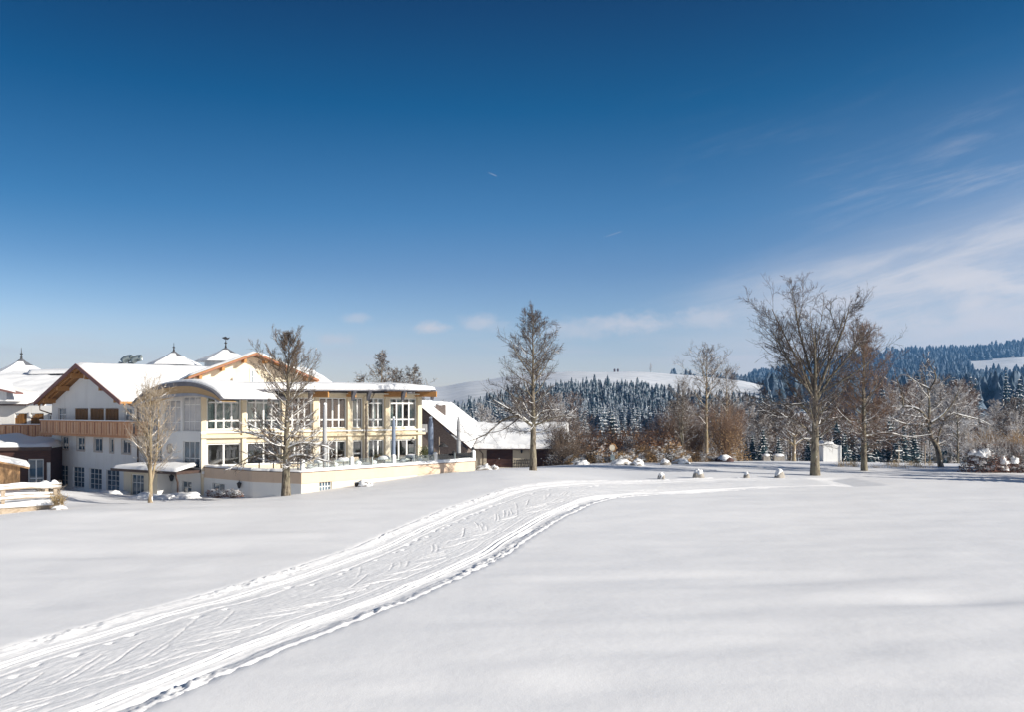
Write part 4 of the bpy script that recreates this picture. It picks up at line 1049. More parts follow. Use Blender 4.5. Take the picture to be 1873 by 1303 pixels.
# --- terrace
rim = 1.66
T1 = Fr(366, 59.9, 462, 55.9); T2 = Fr(462, 55.9, 551, 54.4); T3 = Fr(551, 54.4, 868, 66.6)
th_ = [T1.hole(388, 411, 885, 900)], [], [T3.hole(584, 607, 881, 901)]
for T, hs in zip((T1, T2, T3), th_):
    mb = MB(); T.wall(mb, 0, T.L, -1.5, .92, hs, M['cream2'] if T is T3 else M['white'], .18)
    mb.build('wall', hotel)
    p = MB(); T.box(p, -.0, T.L + (.05 if T is T2 else 0), .92, rim, -.25, .06, M['peach']); p.build('parapet', hotel)
    p = MB(); T.box(p, -.02, T.L + .03, rim + .003, rim + .05, -.28, .10, M['copper']); p.build('coping', hotel)
    for h in hs: window(T, hotel, h, 2 if T is T1 else 4, (1,) if T is T1 else (1, 1), t=.06, mull=.05)
for T, sd_ in ((T1, 20), (T2, 21), (T3, 22)):
    snow_sheet('coping_snow', hotel, T.pt(-.02, rim + .05, .10), T.pt(T.L + .02, rim + .05, .10), T.pt(T.L + .02, rim + .05, -.5), T.pt(-.02, rim + .05, -.5), .17 if T is not T3 else .22, 60, 8, .07, sd_, edge=.16)
a = T3.pt(T3.L, 0); 
mb = MB(); mb.poly([T3.pt(T3.L, -1), T3.pt(T3.L, -1, -7), T3.pt(T3.L, rim, -7), T3.pt(T3.L, rim)], M['cream2'])
mb.build('wall', hotel)
fl = MB(); fp = [T1.pt(0, 1.38, -.2), T1.pt(T1.L, 1.38, -.2), T2.pt(T2.L, 1.38, -.2), T3.pt(T3.L, 1.38, -.2), T3.pt(T3.L, 1.38, -7), F_.pt(FL, 1.38, .2), F_.pt(0, 1.38, .2)]
fl.prism([p - Vector((0, 0, .2)) for p in fp], fp, M['roofsnow']); fl.build('terrace_floor', hotel)
snow_sheet('terrace_snow', hotel, T3.pt(.5, 1.39, -.6), T3.pt(T3.L - .2, 1.39, -.6), T3.pt(T3.L - .2, 1.39, -6), F_.pt(8.5, 1.39, .5), .22, 40, 16, .10, 30, edge=.6)
lantern(T1.pt(T1.uz(441, 889)[0], T1.uz(441, 889)[1], .16), hotel, 1.25)
# --- low dark wooden annex
An = Fr(-70, 66, 93, 67.5)
az1 = An.uz(60, 821)[1]
ah = [An.hole(51, 80, 841, 893), An.hole(85, 92.3, 847, 895)]
mb = MB(); An.wall(mb, 0, An.L, -1.6, az1, ah, M['darkwood'], .2)
mb.poly([An.pt(An.L, -1.6), An.pt(An.L, -1.6, -6), An.pt(An.L, az1, -6), An.pt(An.L, az1)], M['darkwood']); mb.build('annex_wall', hotel)
window(An, hotel, ah[0], 2, (.5, 1.1), t=.07, name='glass_door', mull=.09)
s = MB(); An.box(s, ah[1][0], ah[1][1], ah[1][2], ah[1][3], -.15, -.08, M['frame']); s.build('door', hotel)
for k in range(9):
    s = MB(); z0 = az1 - .35 - .16 * k
    if z0 < ah[0][3] + .1: break
    An.box(s, .01, An.L - .01, z0, z0 + .145, .003, .03, M['darkwood']); s.build('board', hotel)
s = MB(); An.box(s, -.2, An.L + .05, az1 - .18, az1 + .1, -.1, .25, M['copper']); s.build('annex_fascia', hotel)
snow_sheet('roof_snow', hotel, An.pt(-.2, az1 + .1, .2), An.pt(An.L + .05, az1 + .1, .2), An.pt(An.L + .05, az1 + .45, -6.5), An.pt(-.2, az1 + .9, -6.5), .28, 30, 14, .14, 17)

# ------------------------------------------------------------------ wooden shed at the far left
Sh = Fr(-92, 53.0, 37, 55.1)
shed = empty('shed', tuple(Sh.pt(2, gz(*Sh.pt(2, 0).xy))), 'small shed of upright orange brown boards under a thick snowy roof, at the left edge', 'shed')
n = 17
for i in range(n):
    a = Sh.L * i / n; b = Sh.L * (i + 1) / n
    zt = Sh.uz(37, 856)[1] + (Sh.L - (a + b) / 2) * .30
    s = MB(); Sh.box(s, a, b - .015, -.9, zt, -.04, .0 + .02 * (i % 2), M['shedwood']); s.build('plank', shed)
s = MB(); Sh.box(s, Sh.L - .06, Sh.L, -.9, Sh.uz(37, 856)[1] - .05, -3, -.045, M['darkwood']); Sh.box(s, 0, Sh.L - .1, -.9, Sh.uz(37, 856)[1] - .3, -3.05, -3, M['darkwood']); s.build('wall', shed)
zt = Sh.uz(37, 855)[1]
q = [Sh.pt(Sh.L + .55, zt - .16, .4), Sh.pt(Sh.L + .55, zt - .16, -3.4), Sh.pt(-.5, zt + .05 + (Sh.L) * .30, -3.4), Sh.pt(-.5, zt + .05 + (Sh.L) * .30, .4)]
s = MB(); s.hexa([p for p in q] + [p + Vector((0, 0, .12)) for p in q], M['shedwood']); s.build('roof', shed)
snow_sheet('roof_snow', shed, *[p + Vector((0, 0, .125)) for p in q], .26, 20, 20, .04, 3, edge=.25)

# ------------------------------------------------------------------ footbridge with rails
Br = Fr(-60, 42.5, 103, 45.0)
bridge = empty('footbridge', tuple(Br.pt(3, gz(*Br.pt(3, 0).xy))), 'low wooden footbridge with rails piled with snow, at the left edge', 'footbridge')
def zfr(py, o=0): return Br.uz(50, py, o)[1]
for o in (0, -1.9):
    for i, px in enumerate((5, 101, -55, 60) if o == 0 else (6, 85, -50)):
        u = Br.uz(px, 900, o)[0]; s = MB(); w = .09
        zt = zfr(889) - .08
        g0 = gz(*Br.pt(u, 0, o).xy)
        Br.box(s, u - w, u + w, g0 - .1 if px != 60 else zfr(930), zt, o - w, o + w, M['greywood']) if px != 60 else None
        if px != 60: s.build('post', bridge)
    for k, py in enumerate((896, 912, 927)):
        z = zfr(py) - .05; s = MB(); pts = []; u1 = Br.uz(112 if k == 0 else 101, 900, o)[0]
        us = np.linspace(-.5, u1, 14)
        arc = [z + (.12 * (1 - ((u - u1 * .55) / (u1 * .55)) ** 2) if k == 0 else .06 * (1 - ((u - u1 * .55) / (u1 * .55)) ** 2)) for u in us]
        if k == 2 and o == 0:
            continue
        s.tube([Br.pt(u, zz, o + .12) for u, zz in zip(us, arc)], .045, M['greywood'], 8); r = s.build('rail', bridge, True)
        s = MB(); s.tube([Br.pt(u, zz + .085 + .02 * math.sin(u * 3), o + .12) for u, zz in zip(us, arc)], [.03] + [.075 + .015 * math.sin(i * 2.1) for i in range(12)] + [.03], M['roofsnow'], 8); s.build('snow_cap', r, True)
s = MB(); u1 = Br.uz(100, 930)[0]; zt = zfr(927); Br.box(s, -.5, u1, zt - .38, zt - .06, -.02, .08, M['greywood']); Br.box(s, -.5, u1, zt - .38, zt - .06, -1.92, -1.84, M['greywood']); s.build('beam', bridge)
s = MB(); Br.box(s, -.5, u1, zt - .055, zt, -1.95, .12, M['greywood']); s.build('deck', bridge)
snow_sheet('deck_snow', bridge, Br.pt(-.5, zt + .003, .18), Br.pt(u1 + .05, zt + .003, .18), Br.pt(u1 + .05, zt + .003, -1.9), Br.pt(-.5, zt + .003, -1.9), .26, 30, 12, .05, 3, edge=.25)

# ------------------------------------------------------------------ trees
def link_local(name, me, parent):
    o = bpy.data.objects.new(name, me); COL.objects.link(o); o.parent = parent; return o
def unit(a): return a / np.maximum(np.linalg.norm(a, axis=-1, keepdims=True), 1e-9)
def tubes_np(P, Rr, k):
    """P (M,n,3), Rr (M,n) -> verts, quads"""
    Mn, n, _ = P.shape
    T = np.empty_like(P); T[:, 1:-1] = P[:, 2:] - P[:, :-2]; T[:, 0] = P[:, 1] - P[:, 0]; T[:, -1] = P[:, -1] - P[:, -2]
    T = unit(T); t0 = unit(P[:, -1] - P[:, 0])
    ref = np.where(np.abs(t0[:, 2:3]) > .75, np.array([[1., .2, .1]]), np.array([[.1, .05, 1.]]))
    a = unit(np.cross(T, ref[:, None, :])); b = np.cross(T, a)
    an = np.arange(k) * 2 * PI / k
    V = P[:, :, None, :] + Rr[:, :, None, None] * (a[:, :, None, :] * np.cos(an)[None, None, :, None] + b[:, :, None, :] * np.sin(an)[None, None, :, None])
    idx = np.arange(Mn * n * k).reshape(Mn, n, k); nx = np.roll(idx, -1, 2)
    F = np.stack([idx[:, :-1], nx[:, :-1], nx[:, 1:], idx[:, 1:]], -1).reshape(-1, 4)
    return V.reshape(-1, 3), F
def join(parts):
    Vs, Fs, o = [], [], 0
    for V, F in parts:
        Vs.append(V); Fs.append(F + o); o += len(V)
    return np.concatenate(Vs), np.concatenate(Fs)
def path(start, d0, length, n, up, wander, g, droop=0.0):
    """start (M,3) d0 (M,3) length (M,)"""
    M_ = len(start); P = np.empty((M_, n + 1, 3)); P[:, 0] = start; d = d0.copy()
    for i in range(n):
        d = d + g.normal(0, wander, (M_, 3)); d[:, 2] += up * (1 if i > 0 else .3) - droop * (1 - i / n)
        d = unit(d); P[:, i + 1] = P[:, i] + d * (length / n)[:, None]
    return P
def children(P, Rr, Ln, cnt, g, t0=.15, t1=1.0, ang=(35, 10), ratio=.5, taper=.5, n=3, up=.08, wander=.12, rmul=.6, rmin=.004, rtip=.5, lmin=0.0, flat=0.0):
    M_, n0, _ = P.shape
    t = (np.arange(cnt)[None] + g.random((M_, cnt))) / cnt; t = t0 + (t1 - t0) * t
    x = t * (n0 - 1); i = np.clip(x.astype(int), 0, n0 - 2); f = (x - i)[..., None]
    r_ = np.arange(M_)[:, None]
    A, Bq = P[r_, i], P[r_, i + 1]; S = A * (1 - f) + Bq * f; T = unit(Bq - A)
    rr = Rr[r_, i] * (1 - f[..., 0]) + Rr[r_, i + 1] * f[..., 0]
    v = g.normal(0, 1, (M_, cnt, 3)); v[..., 2] *= (1 - flat); v = v - (v * T).sum(-1, keepdims=True) * T; v = unit(v)
    a = np.radians(g.normal(ang[0], ang[1], (M_, cnt)))[..., None]
    d = T * np.cos(a) + v * np.sin(a)
    L = Ln[:, None] * ratio * (1 - taper * t) * g.uniform(.6, 1.25, (M_, cnt))
    L = np.maximum(L, lmin)
    r0 = np.maximum(rr * rmul * g.uniform(.7, 1, (M_, cnt)), rmin)
    S = S.reshape(-1, 3); d = d.reshape(-1, 3); L = L.reshape(-1); r0 = r0.reshape(-1)
    C = path(S, d, L, n, up, wander, g)
    RR = r0[:, None] * (1 - (1 - rtip) * np.linspace(0, 1, n + 1)[None])
    RR = np.maximum(RR, rmin * .7)
    return C, RR, L
def snow_on(P, Rr, g, keep=.8, minr=.012, lift=.75, w=.95, top=None):
    d = P[:, 1:] - P[:, :-1]; hz = np.linalg.norm(d[..., :2], axis=-1) / np.maximum(np.linalg.norm(d, axis=-1), 1e-6)
    h = np.concatenate([hz[:, :1], hz], 1); k = np.clip((h - .45) / .35, 0, 1)
    kp = keep if top is None else keep * (np.clip((top * 1.15 - P[:, 0, 2]) / (top * .3), 0, 1) * .93 + .07)
    k = k * (g.random(len(P)) < kp)[:, None]
    r = np.maximum(Rr, minr) * w * k
    Q = P.copy(); Q[..., 2] += np.maximum(Rr, minr) * lift
    ok = (k.max(1) > .2)
    return Q[ok], r[ok]
def make_tree(name, seed, H, r0, trunk_to=1.0, lean=(0, 0), n1=34, h1=(.25, .97), env=None, a_low=80, a_high=25, up1=.10, w1=.07, n2=9, n3=8, n4=0, a2=38, up2=.08,
              bark='bark', twig='twig', snow=.7, rmin=.012, extra=None, trunkpts=None, droop=0.0, ratio2=.5, ratio3=.5, stems=None, snow2=True, wander2=.12, r1=.36, rootflare=True, stop=None, sminr=.03, topk=10.0, exsub=0, squeeze=1):
    H = H * .925
    g = np.random.default_rng(seed)
    env = env or (lambda t: .3)
    parts_t = []; snowp = []
    if trunkpts is None:
        z = np.linspace(0, H * trunk_to, 15)
        P0 = np.stack([lean[0] * (z / H) ** 1.4 * H + np.cumsum(g.normal(0, .012 * H / 14, 15)), lean[1] * (z / H) * H + np.cumsum(g.normal(0, .012 * H / 14, 15)), z], -1); P0[0, :2] = 0
        P0[0, 2] = -.4
    else:
        P0 = catmull(trunkpts, 5)
    n0 = len(P0); tt = np.linspace(0, 1, n0)
    R0 = r0 * ((1 - tt) ** 1.0 * .97 + .03)
    if rootflare: R0 = R0 * (1 + .22 * np.exp(-tt * 26))
    P0, R0 = P0[None], R0[None]
    parts_t.append(tubes_np(P0, R0, 12))
    trunks = [(P0, R0)]
    if stems:
        for (z0, dx, dy, hh, rr) in stems:      # more upright stems from the bole
            i0 = np.array([[np.interp(z0, P0[0, :, 2], P0[0, :, k]) for k in range(3)]])
            C = path(i0, unit(np.array([[dx, dy, 1.0]])), np.array([hh]), 12, .10, .03, g)
            Rr = rr * (1 - .9 * np.linspace(0, 1, 13))[None]
            parts_t.append(tubes_np(C, Rr, 8)); trunks.append((C, Rr))
    # limbs
    L1P, L1R, L1L = [], [], []
    tot = sum(1 for _ in trunks)
    for (TP, TR_) in trunks:
        nn = n1 if TP is P0 else max(8, n1 // 2)
        h = h1[0] + (h1[1] - h1[0]) * ((np.arange(nn) + g.random(nn)) / nn)
        if TP is not P0: h = .12 + .85 * (np.arange(nn) + g.random(nn)) / nn
        x = h * (TP.shape[1] - 1); i = np.clip(x.astype(int), 0, TP.shape[1] - 2); f = (x - i)[:, None]
        S = TP[0, i] * (1 - f) + TP[0, i + 1] * f; rr = TR_[0, i] * (1 - f[:, 0]) + TR_[0, i + 1] * f[:, 0]
        hz = np.clip(S[:, 2] / H, 0, 1)
        az_ = np.arange(nn) * 2.399963 + g.normal(0, .35, nn)
        an = np.radians(a_low + (a_high - a_low) * np.clip((hz - h1[0]) / (h1[1] - h1[0] + 1e-6), 0, 1) + g.normal(0, 6, nn))
        d = np.stack([np.cos(az_) * np.sin(an), np.sin(az_) * np.sin(an), np.cos(an)], -1)
        Ln = np.array([env(t) for t in hz]) * H * g.uniform(.58, 1.2, nn)
        Ln = np.where(Ln < .3, .3, Ln)
        if TP is not P0: Ln *= .75
        C = path(S, d, Ln, 8, up1, w1, g, droop)
        ra = np.maximum(np.minimum(rr * .55, .012 + Ln * .012 * r1 / .36), .018)
        RR = ra[:, None] * (1 - .82 * np.linspace(0, 1, 9)[None])
        L1P.append(C); L1R.append(RR); L1L.append(Ln)
    if extra:
        for pts, ra in extra:
            c = catmull(pts, max(1, int(round(8 / (len(pts) - 1)))))
            q = np.linspace(0, len(c) - 1, 9); c = np.stack([np.interp(q, np.arange(len(c)), c[:, k]) for k in range(3)], -1)
            L1P.append(c[None]); L1R.append((ra * (1 - .8 * np.linspace(0, 1, 9)))[None]); L1L.append(np.array([np.linalg.norm(np.diff(c, axis=0), axis=1).sum()]))
    if squeeze != 1:
        L1P = [p * np.array([squeeze, squeeze, 1.0]) for p in L1P]
    if exsub:       # secondary limbs on the hand placed boughs
        k0 = len(L1P) - len(extra); PE, RE, LE = np.concatenate(L1P[k0:]), np.concatenate(L1R[k0:]), np.concatenate(L1L[k0:])
        C, RR, Lc = children(PE, RE, LE, exsub, g, .22, .98, (36, 10), .46, .35, 8, up1 * .8, w1, .55, .02, .3)
        L1P.append(C); L1R.append(RR); L1L.append(Lc)
    P1, R1, Ln1 = np.concatenate(L1P), np.concatenate(L1R), np.concatenate(L1L)
    zm = P1[..., 2].max(1); cap = H * topk; z0_ = P1[:, 0, 2]; kf = np.where(zm > cap, np.clip((cap - z0_) / np.maximum(zm - z0_, 1e-3), .12, 1), 1.0)
    P1 = P1[:, :1] + (P1 - P1[:, :1]) * np.stack([.25 + .75 * kf, .25 + .75 * kf, kf], -1)[:, None, :]; Ln1 = Ln1 * (.3 + .7 * kf)
    P2, R2, Ln2 = children(P1, R1, Ln1, n2, g, .12, 1, (a2, 12), ratio2, .40, 5, up2, wander2, .5, rmin * 1.15, .4, .25)
    parts_b = [tubes_np(P1, R1, 6), tubes_np(P2, R2, 4)]
    P3, R3, Ln3 = children(P2, R2, Ln2, n3, g, .1, 1, (a2, 13), ratio3, .4, 3, up2, wander2, .6, rmin, .5, .18)
    parts_b.append(tubes_np(P3, R3, 3))
    if n4:
        P4, R4, _ = children(P3, R3, Ln3, n4, g, .15, 1, (a2, 13), .55, .3, 2, up2, wander2, .7, rmin * .8, .5, .12)
        parts_b.append(tubes_np(P4, R4, 3))
    V, F = join(parts_t); mt = mesh_np(name + '_trunk', V, F, [M[bark]], smooth=True)
    # limbs carry the bark, twigs their own colour
    nlimb = len(parts_b[0][1]); V, F = join(parts_b); mi = np.ones(len(F), int); mi[:nlimb] = 0
    mb_ = mesh_np(name + '_crown', V, F, [M[bark], M[twig]], mi, smooth=True)
    ms = None
    if snow > 0:
        top = H * stop if stop else None
        sp = [tubes_np(*snow_on(P1, R1, g, snow, sminr, top=top), 5)]
        if snow2:
            q = snow_on(P2, R2, g, snow * .75, .016, .9, 1.0, top)
            if len(q[0]): sp.append(tubes_np(*q, 4))
            q = snow_on(P3, R3, g, snow * .45, .014, .9, 1.0, top)
            if len(q[0]): sp.append(tubes_np(*q, 3))
        V, F = join([s for s in sp if len(s[1])]); ms = mesh_np(name + '_snow', V, F, [M['roofsnow']], smooth=True)
    return mt, mb_, ms
def place_tree(meshes, name, x, y, z, label, cat='tree', rz=0.0, sc=(1, 1, 1), group=None):
    e = empty(name, (x, y, z), label, cat, group); e.rotation_euler = (0, 0, rz); e.scale = sc
    for n, m in zip(('trunk', 'crown', 'branch_snow'), meshes):
        if m is not None:
            o = link_local(n, m, e)
            if n == 'branch_snow': o['kind'] = 'stuff'
    return e
def at(px, Y): x = WX(px, Y); return x, Y, gz(x, Y)
def ev(*pts):
    xs, ys = zip(*pts); return lambda t: float(np.interp(t, xs, ys))

# T1 tall lime in the middle with a narrow leader and drooping lower boughs
x, y, z = at(975, 61); H = WZ(562, y) - z
t = make_tree('lime', 21, H, .275, n1=48, h1=(.24, .98), env=ev((0, .0), (.2, .24), (.3, .27), (.40, .19), (.5, .29), (.65, .30), (.8, .24), (.92, .15), (1, .06)), a_low=88, a_high=38, up1=.085, n2=9, n3=8, n4=3, bark='bark', twig='twigdark', snow=.6, ratio2=.46, ratio3=.55, rmin=.0085, a2=42, up2=.11, stop=.45,
    extra=[([(0, 0, H * .275), (-.9, .1, H * .33), (-2.3, .1, H * .31), (-3.6, .2, H * .22), (-5.2, .2, H * .17)], .13), ([(0, 0, H * .27), (1.2, -.2, H * .31), (2.4, -.3, H * .335), (3.6, -.4, H * .31)], .08),
           ([(0, 0, H * .27), (-1.6, -.5, H * .36), (-3, -.6, H * .43)], .13), ([(0, 0, H * .30), (.8, .5, H * .36), (2.1, .7, H * .37)], .10),])
place_tree(t, 'bare_tree', x, y, z, 'tall bare tree with a straight trunk in front of the low barn')
# T2 big spreading tree on the right
x, y, z = at(1491, 65); H = (WZ(516, y) - z) * .93
t = make_tree('ash', 5, H * 1.04, .37, trunk_to=.88, exsub=7, squeeze=.84, n1=24, h1=(.18, .80), env=ev((0, 0), (.14, .18), (.22, .34), (.34, .38), (.45, .42), (.58, .38), (.72, .30), (.85, .20), (1, .10)), a_low=84, a_high=24, up1=.10, w1=.06, n2=9, n3=7, n4=3, snow=.35, twig='twigdark', ratio2=.46, ratio3=.55, rmin=.011, a2=42, up2=.10, r1=.42, stop=.4,
    extra=[([(0, 0, H * .42), (-.9, 0, H * .55), (-2.6, .3, H * .75), (-4.1, .3, H * .93)], .14), ([(0, 0, H * .43), (-.4, .4, H * .6), (-1.4, .6, H * .82), (-1.7, .8, H * .99)], .15), ([(0, 0, H * .43), (.9, -.3, H * .58), (2.4, -.3, H * .78), (3.3, 0, H * .93)], .15),
           ([(0, 0, H * .40), (1.3, .3, H * .52), (3.2, .3, H * .65), (4.8, .5, H * .78)], .13), ([(0, 0, H * .42), (-1.4, -.3, H * .52), (-3.0, -.3, H * .66), (-4.2, -.3, H * .80)], .12),
           ([(0, 0, H * .20), (-1.3, 0, H * .28), (-2.8, 0, H * .33), (-4.4, 0, H * .36)], .085), ([(0, 0, H * .34), (-1.7, 0, H * .39), (-3.8, .2, H * .40), (-5.0, .3, H * .43)], .08)])
place_tree(t, 'bare_tree', x, y, z, 'largest bare tree with a wide fan shaped crown on the right of the meadow')
# T3 second tree beside it
x, y, z = at(1581, 70); H = WZ(585, y) - z
t = make_tree('maple', 8, H, .27, n1=42, h1=(.16, .95), env=ev((0, 0), (.15, .2), (.25, .30), (.4, .33), (.6, .30), (.8, .22), (1, .09)), a_low=86, a_high=30, up1=.08, n2=10, n3=8, n4=3, snow=.35, twig='twigred', ratio2=.48, ratio3=.55, rmin=.0095, a2=42, up2=.1, r1=.36, stop=.4, stems=[(H * .05, -.05, 0, H * .42, .16)],
    extra=[([(0, 0, H * .22), (2, 0, H * .25), (4, .2, H * .22), (6, .2, H * .24)], .11), ([(0, 0, H * .32), (-2, 0, H * .345), (-4, .2, H * .33), (-5.6, .2, H * .34)], .11)])
place_tree(t, 'bare_tree', x, y, z, 'reddish bare tree with a double trunk just right of the largest tree')
# T4 tree in front of the terrace
x, y, z = at(523, 52); H = WZ(598, y) - z
t = make_tree('linden', 33, H, .285, n1=54, h1=(.20, .98), env=ev((0, 0), (.17, .20), (.24, .27), (.35, .26), (.45, .20), (.55, .26), (.68, .27), (.8, .22), (.9, .15), (1, .06)), lean=(.02, 0), a_low=96, a_high=20, up1=.07, n2=10, n3=8, n4=3, snow=.9, ratio2=.42, ratio3=.52, rmin=.008, a2=34, up2=.15, bark='bark', twig='twig', r1=.36, stop=.6,
    extra=[([(0, 0, H * .215), (-.9, -.2, H * .25), (-2, -.3, H * .24), (-3.4, -.3, H * .17)], .13), ([(0, 0, H * .21), (.9, -.2, H * .24), (2, -.2, H * .22), (3.0, -.2, H * .20)], .12), ([(0, 0, H * .27), (-.8, -.4, H * .33), (-2.2, -.5, H * .37), (-3.2, -.5, H * .38)], .12),
           ([(0, 0, H * .27), (1, -.3, H * .31), (2.3, -.3, H * .30), (3.2, -.2, H * .27)], .11), ([(0, 0, H * .26), (-.7, .3, H * .34), (-1.6, .4, H * .42)], .12)])
place_tree(t, 'bare_tree', x, y, z, 'snow laden bare tree standing in front of the hotel terrace wall')
# T5 pale young tree, several stems
x, y, z = at(275, 50); H = WZ(682, y) - z
t = make_tree('young_maple', 4, H, .145, trunk_to=.97, n1=24, h1=(.22, .95), env=ev((0, 0), (.2, .26), (.4, .34), (.6, .30), (.8, .22), (1, .10)), a_low=58, a_high=22, up1=.10, w1=.06, n2=5, n3=5, n4=2, snow=.25, sminr=.012, stop=.5, bark='barkpale', twig='twigpale', ratio2=.5, ratio3=.6, rmin=.0065, a2=36, up2=.10, r1=.3,
    stems=[(H * .17, -.15, .05, H * .72, .085), (H * .13, .24, .02, H * .70, .09), (H * .2, .06, -.15, H * .6, .045), (H * .25, -.22, -.1, H * .5, .04)])
place_tree(t, 'bare_tree', x, y, z, 'pale slender young tree with several upright stems before the hotel entrance')
# T6 old crooked fruit tree
x, y, z = at(1722, 74); k = y / FPX
def q(px, py, dy=0): return ((px - 1722) * k, dy, (855 - py) * k)
t = make_tree('apple', 12, 9.6, .30, trunkpts=[(0, 0, -.3), q(1720, 850), q(1714, 820), q(1703, 800), q(1700, 775, .1), q(1702, 745, .2), q(1699, 715, .2), q(1688, 675, .3)], n1=16, h1=(.3, .95), env=lambda t: .26, a_low=75, a_high=35, up1=.06, w1=.13, n2=9, n3=7, n4=2, snow=.95, rmin=.012, ratio2=.42, wander2=.2, r1=.5,
    extra=[([q(1700, 778, .1), q(1688, 757), q(1672, 747), q(1652, 745), q(1625, 746)], .16), ([q(1699, 780, .1), q(1680, 778), q(1655, 777), q(1625, 763)], .14), ([q(1652, 745), q(1650, 725), q(1643, 700), q(1638, 690)], .09),
           ([q(1714, 815, 0), q(1718, 790), q(1726, 768), q(1744, 757), q(1766, 763), q(1792, 768), q(1812, 779)], .12), ([q(1703, 775), q(1722, 762), q(1742, 740), q(1755, 712)], .13), ([q(1700, 715), q(1712, 690), q(1700, 668)], .10), ([q(1699, 712), q(1676, 700), q(1660, 688)], .10)])
place_tree(t, 'fruit_tree', x, y, z, 'old crooked fruit tree with a leaning forked trunk, right of the tall bare trees')
# small pollard in front of the white hut
x, y, z = at(1452, 84); k = y / FPX
def q(px, py, dy=0): return ((px - 1452) * k, dy, (843 - py) * k)
t = make_tree('pollard', 2, 4.6, .26, trunkpts=[(0, 0, -.3), q(1452, 835), q(1453, 815), q(1452, 795), q(1449, 782)], n1=8, h1=(.5, .95), env=lambda t: .4, a_low=70, a_high=40, n2=5, n3=3, snow=.9, bark='barkpale', rmin=.012, r1=.6,
    extra=[([q(1453, 815), q(1440, 805), q(1425, 803)], .13), ([q(1453, 815), q(1468, 803), q(1485, 802)], .13), ([q(1453, 797), q(1443, 790), q(1437, 785)], .12), ([q(1453, 800), q(1460, 790), q(1467, 786)], .11)])
place_tree(t, 'pollard_tree', x, y, z, 'small pruned tree with stubby snow capped limbs left of the biggest trunk')
# birches behind the glazed wing
b1 = make_tree('birch', 41, 13, .2, n1=34, h1=(.25, .97), env=ev((0, 0), (.25, .2), (.5, .27), (.75, .2), (1, .05)), a_low=60, a_high=25, up1=.02, n2=8, n3=8, n4=3, snow=.3, twig='twig', bark='barkpale', rmin=.011, up2=-.02, ratio2=.5, a2=44)
for px, pt, Y, s, lab in ((697, 633, 100, .9, 'taller birch rising behind the glazed wing roof'), (757, 662, 104, .75, 'shorter birch behind the right end of the glazed wing roof'), (660, 682, 108, .75, 'low bare birch left of the tall one behind the glazed wing roof'), (725, 668, 106, .8, 'small bushy birch between the two birches behind the flat roof')):
    x = WX(px, Y); H = WZ(pt, Y) + 1.4; place_tree(b1, 'birch_tree', x, Y, -1.4, lab, 'birch', px * .7, (H / 13 * (1.0 if px == 697 else 1.15),) * 2 + (H / 13,))
# slender trees right of the middle
s1 = make_tree('alder', 51, 12, .2, n1=30, h1=(.12, .97), env=ev((0, 0), (.15, .2), (.5, .32), (.8, .24), (1, .08)), a_low=55, a_high=22, up1=.06, n2=8, n3=7, n4=2, snow=.35, twig='twig', bark='bark', rmin=.009, a2=40, stems=[(1.0, -.14, 0, 8, .11), (1.5, .12, .05, 7, .09)])
s2 = make_tree('poplar', 52, 15, .22, n1=34, h1=(.3, .97), env=ev((0, 0), (.3, .18), (.5, .24), (.7, .28), (.85, .2), (1, .07)), a_low=62, a_high=26, up1=.06, n2=8, n3=7, n4=2, snow=.35, twig='twig', bark='barkpale', rmin=.009, lean=(.01, 0), a2=42)
def put(mesh, h0, px, pt, pb, Y, name, lab, cat='tree', rz=0, wk=1.0, group=None):
    x = WX(px, Y); zb_ = WZ(pb, Y); H = WZ(pt, Y) - zb_
    return place_tree(mesh, name, x, Y, zb_, lab, cat, rz, (H / h0 * wk, H / h0 * wk, H / h0), group)
put(s1, 12, 1248, 690, 838, 88, 'bare_tree', 'slim bare tree forking into pale stems behind the brown hedge', rz=.4)
put(s2, 15, 1292, 628, 842, 90, 'bare_tree', 'tallest slender tree with a knotty pale trunk right of the brown hedge', rz=1.2, wk=1.15)
put(s2, 15, 1330, 668, 840, 96, 'bare_tree', 'thin bare tree behind the round brown bush', rz=2.6, wk=1.0)

# generic bare crowns for the scrubby wood
gen = []
for i, (sd_, tw, sn) in enumerate(((61, 'twigfrost', .9), (62, 'twigred', .7), (63, 'twigfrost', 1.0), (64, 'twig', .8))):
    gen.append(make_tree('scrub', sd_, 9, .15, n1=26, h1=(.1, .95), env=ev((0, 0), (.1, .2), (.4, .36), (.7, .28), (1, .08)), a_low=70, a_high=25, up1=.05, w1=.12, n2=9, n3=8, n4=2, snow=sn, twig=tw, bark='barkdark' if i % 2 else 'bark', rmin=.014, ratio2=.5, wander2=.18))
rr = random.Random(9)
wood = []
for i in range(74):
    px = rr.uniform(1385, 1990); Y = rr.uniform(100, 200)
    base = 866 - (Y - 100) * .30
    top = rr.uniform(690, 760) if px > 1620 else rr.uniform(715, 785)
    if px > 1780: top = rr.uniform(715, 780)
    wood.append((px, top, base, Y))
for i in range(22):
    px = rr.uniform(1225, 1400); Y = rr.uniform(110, 190); wood.append((px, rr.uniform(722, 770), 850, Y))
for i in range(14):
    px = rr.uniform(875, 1075); Y = rr.uniform(180, 250); wood.append((px, rr.uniform(715, 745), 825, Y))
for i, (px, pt, pb, Y) in enumerate(wood):
    put(gen[i % 4], 9, px, pt, pb, Y, 'bare_tree', 'tangled bare tree dusted with snow in the wood behind the meadow', 'tree', rr.uniform(0, 6), rr.uniform(.8, 1.2) * (.9 if px < 1100 else 1.0), 'bare trees of the wood behind the meadow')
